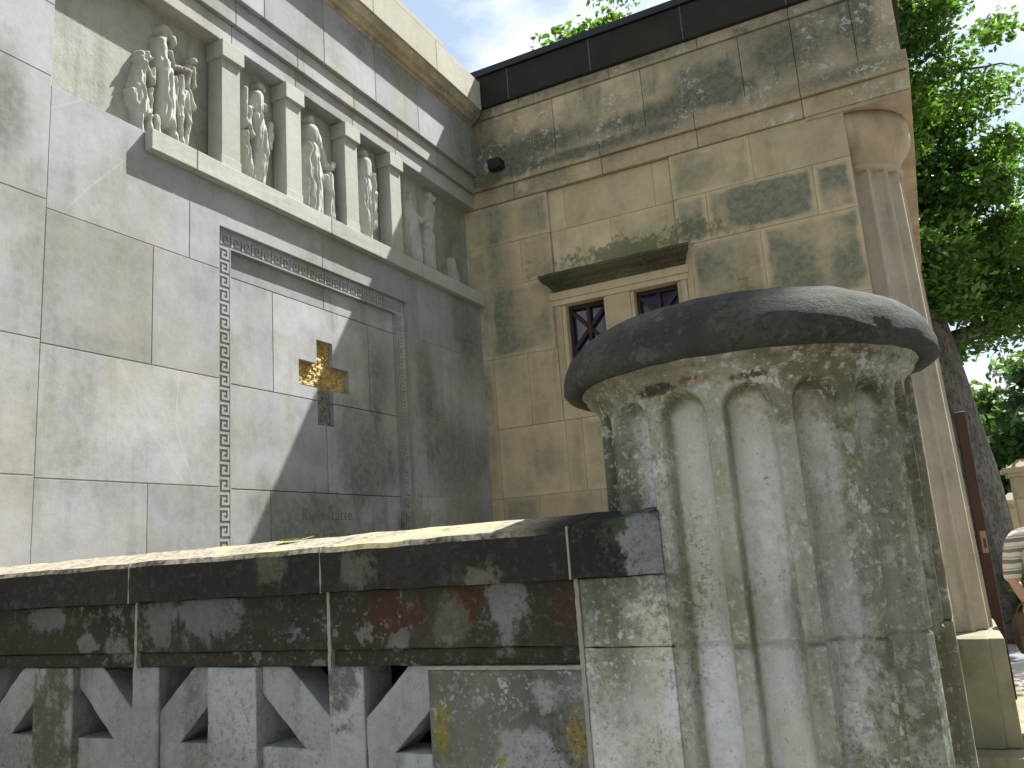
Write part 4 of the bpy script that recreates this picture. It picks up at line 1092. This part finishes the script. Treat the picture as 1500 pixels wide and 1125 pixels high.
def leafmesh(name, centres, rad, per, size, mat, parent, rng, flat=.45):
    """many folded leaf quads scattered round the twig ends"""
    n = len(centres) * per
    C = np.repeat(np.array(centres), per, axis=0)
    R_ = np.repeat(np.array(rad), per)
    d = rng.normal(size=(n, 3)); d /= np.linalg.norm(d, axis=1)[:, None]
    rr_ = rng.random(n) ** .45
    P = C + d * (R_ * rr_)[:, None] * np.array([1, 1, flat])
    nrm = rng.normal(size=(n, 3)) * np.array([.75, .75, 1.0]) + np.array([0, 0, .5]); nrm /= np.linalg.norm(nrm, axis=1)[:, None]
    a = np.cross(nrm, rng.normal(size=(n, 3))); a /= np.linalg.norm(a, axis=1)[:, None]
    b = np.cross(nrm, a)
    s_ = size * (.6 + .8 * rng.random(n))[:, None]
    # rhombic leaf: base, side, tip, side
    v = np.stack([P - a * s_, P + b * s_ * .55 - a * s_ * .1, P + a * s_, P - b * s_ * .55 - a * s_ * .1], axis=1).reshape(-1, 3)
    off = np.array(root_of(parent)); v -= off
    me_ = bpy.data.meshes.new(name)
    me_.vertices.add(4 * n); me_.vertices.foreach_set('co', v.ravel())
    me_.loops.add(4 * n); me_.loops.foreach_set('vertex_index', np.arange(4 * n, dtype=np.int32))
    me_.polygons.add(n); me_.polygons.foreach_set('loop_start', np.arange(0, 4 * n, 4, dtype=np.int32)); me_.polygons.foreach_set('loop_total', np.full(n, 4, dtype=np.int32))
    me_.update()
    at = me_.attributes.new('rnd', 'FLOAT', 'FACE'); at.data.foreach_set('value', rng.random(n).astype(np.float32))
    me_.materials.append(mat)
    o_ = bpy.data.objects.new(name, me_); COL.objects.link(o_); o_.parent = parent
    return o_
def limb(q, pts, r0, r1, n=9):
    rg = []
    for i, p in enumerate(pts):
        d_ = (Vector(pts[min(i + 1, len(pts) - 1)]) - Vector(pts[max(i - 1, 0)])).normalized(); a = d_.orthogonal().normalized(); c = d_.cross(a)
        R_ = r0 + (r1 - r0) * i / (len(pts) - 1)
        rg.append([Vector(p) + (a * math.cos(t_) + c * math.sin(t_)) * R_ * (1 + .1 * mnoise.noise(Vector((math.cos(t_), math.sin(t_), i)) * 2)) for t_ in [2 * math.pi * k / n for k in range(n)]])
    q.rings(rg)
def tree(name, base, label, h, spread, r0, seed, top=None, first=.25, nlimb=22, per=90, leaf=.07, mat=None, lean=(0, 0), trunkpts=None, cat='tree', group=None, tip=.55, zmax=None, keep=None):
    rng = np.random.default_rng(seed); rd = random.Random(seed)
    rt = thing(name, base, label, cat, group)
    bx, by, bz = base
    q = MB()
    T = trunkpts or [(bx + lean[0] * t_ + .15 * math.sin(t_ * 5 + seed), by + lean[1] * t_, bz + h * .85 * t_) for t_ in np.linspace(0, 1, 10)]
    limb(q, T, r0, r0 * .15, 16)
    # root flare
    limb(q, [(T[0][0], T[0][1], bz - .05), (T[0][0], T[0][1], bz + .2), (T[0][0] + (T[1][0] - T[0][0]) * .3, T[0][1], bz + .6)], r0 * 1.45, r0 * 1.0, 16)
    cen, rad = [], []
    for k in range(nlimb):
        t_ = first + (1 - first) * (k + .5) / nlimb
        i_ = min(int(t_ * (len(T) - 1)), len(T) - 2); fr_ = t_ * (len(T) - 1) - i_
        p = Vector(T[i_]).lerp(Vector(T[i_ + 1]), fr_)
        ang = k * 2.4 + rd.random() * .8
        ln = spread * (math.sin(math.pi * min(1, (t_ - first) / (1 - first) * .8 + .22)) ** .7) * (.7 + .5 * rd.random())
        up = .12 + .5 * t_ + rd.uniform(-.1, .1)
        if keep is not None and math.sin(ang) < -.3: ln *= .45
        d_ = Vector((math.cos(ang), math.sin(ang), up)).normalized()
        while keep is not None and ln > .5 and not (keep(p + d_ * ln) and keep(p + d_ * ln * .8)): ln *= .85
        pts = [p + d_ * ln * s_ + Vector((.12 * ln * math.sin(s_ * 4 + k), .12 * ln * math.cos(s_ * 3 + k), -.10 * ln * s_ * s_)) for s_ in np.linspace(0, 1, 7)]
        limb(q, pts, r0 * .28 * (1.15 - t_), .012, 7)
        for j in range(1, 7):
            for _ in range(5):
                dd = Vector((rd.gauss(0, 1), rd.gauss(0, 1), rd.gauss(0, .35))); dd.normalize()
                e = pts[j] + dd * ln * rd.uniform(.12, .42)
                if rd.random() < .6: limb(q, [pts[j], pts[j].lerp(e, .5) + Vector((0, 0, .05)), e], .02, .006, 5)
                
                if (zmax is None or e.z < zmax) and (keep is None or keep(e)): cen.append(tuple(e)); rad.append(tip * rd.uniform(.5, 1.1))
    cen.append(tuple(T[-1])); rad.append(tip)
    q.build('trunk', M_bark, rt, smooth=True)
    leafmesh('crown', cen, rad, per, leaf, mat or M_leafA, rt, rng)
    return rt

tp = [(.42, 13.5, GZ), (.40, 13.5, -.6), (.37, 13.5, .6), (.30, 13.5, 1.8), (.18, 13.5, 3.0), (.02, 13.5, 4.2), (-.1, 13.6, 5.6), (-.1, 13.6, 7.4), (.1, 13.5, 9.2), (.2, 13.5, 10.6)]
tree('beech_tree', (.42, 13.5, GZ), 'large beech with thick grey leaning trunk behind the mausoleum corner', 12, 4.6, .62, 3, trunkpts=tp, first=.40, nlimb=42, per=150, leaf=.052, zmax=9.6, keep=lambda e: e.y > 11.2 and e.x + max(0, e.z - 5.0) * .30 < 2.3)
tree('lime_tree', (-5.25, 17.5, GZ), 'tree whose crown tip shows above the black eave', 16.5, 2.4, .35, 5, first=.5, nlimb=14, per=80, leaf=.08)
for i, (x, y, h, lab) in enumerate(((5.2, 40, 9.5, 'rounded distant tree low behind the gate pillars'), (9.5, 46, 12, 'taller distant tree at the far right horizon'), (0.5, 50, 10, 'distant tree hidden mostly behind the beech trunk'))):
    tree('distant_tree', (x, y, GZ), lab, h, 4.0, .3, 20 + i, first=.2, nlimb=16, per=60, leaf=.2, mat=M_leafB, tip=1.1, group='distant trees beyond the forecourt')
# low shrub at the foot of the beech
rng = np.random.default_rng(9)
sb = thing('shrub', (1.05, 13.0, GZ), 'small leafy shrub at the foot of the big beech trunk', 'shrub')
cen = [(1.05 + rng.normal() * .22, 13.0 + rng.normal() * .2, GZ + .2 + abs(rng.normal()) * .35) for _ in range(22)]
leafmesh('foliage', cen, [.18] * 22, 60, .04, M_leafA, sb, rng)
q = MB()
for k in range(9): limb(q, [(1.05, 13.0, GZ), (1.05 + .1 * math.cos(k), 13 + .1 * math.sin(k), GZ + .3), (1.05 + .25 * math.cos(k), 13 + .25 * math.sin(k), GZ + .6)], .012, .005, 5)
q.build('stems', M_bark, sb)


# unseen mass of trees added right of the viewer to cut fill light
rng = np.random.default_rng(31)
wd = MB()
cen = []; rad = []
for k in range(14):
    ang = math.radians(-28 + 38 * (k % 7) / 6); rr0 = (7.5 if k < 7 else 11) + rng.normal() * .6
    x0_ = rr0 * math.cos(ang); y0_ = rr0 * math.sin(ang) - .5
    h_ = 10 + rng.random() * 4
    limb(wd, [(x0_, y0_, GZ), (x0_ + .2, y0_, GZ + h_ * .4), (x0_ - .1, y0_, GZ + h_ * .85)], .28, .06, 8)
    for _ in range(34):
        t_ = rng.random(); cen.append((x0_ + rng.normal() * 1.3, y0_ + rng.normal() * 1.1, GZ + .8 + t_ * (h_ - 1))); rad.append(1.2)
wo = wd.build('fill_blocker_trees', M_bark); tag(wo, kind='stuff', label='unseen trees added to dim the light from the right', cat='fill_blocker_trees')
lf = leafmesh('fill_blocker_foliage', cen, rad, 40, .25, M_leafB, None, rng, flat=.7); lf.parent = wo

# an overhanging bough of the neighbouring tree that dapples the pillar cap
rng = np.random.default_rng(5)
P0 = Vector((-.60, 1.83, .5)) + SUN * 12.5
wd = MB(); limb(wd, [(5.5, 9.0, GZ), (5.4, 9.0, 4.5), (4.9, 8.9, 7.8), (3.9, 8.7, 9.6), tuple(P0)], .22, .02, 9)
cen = [tuple(P0 + Vector((rng.uniform(-.27, .30), rng.normal() * .07, rng.normal() * .08))) for _ in range(34)] + [(5 + rng.normal() * .9, 9 + rng.normal() * .9, 9.5 + rng.normal() * 1.2) for _ in range(70)]
bo = wd.build('bough', M_bark); tag(bo, kind='stuff', label='leafy bough overhanging the pillar', cat='bough')
lf = leafmesh('bough_foliage', cen, [.09] * 34 + [.5] * 70, 60, .05, M_leafA, None, rng, flat=.7); lf.parent = bo
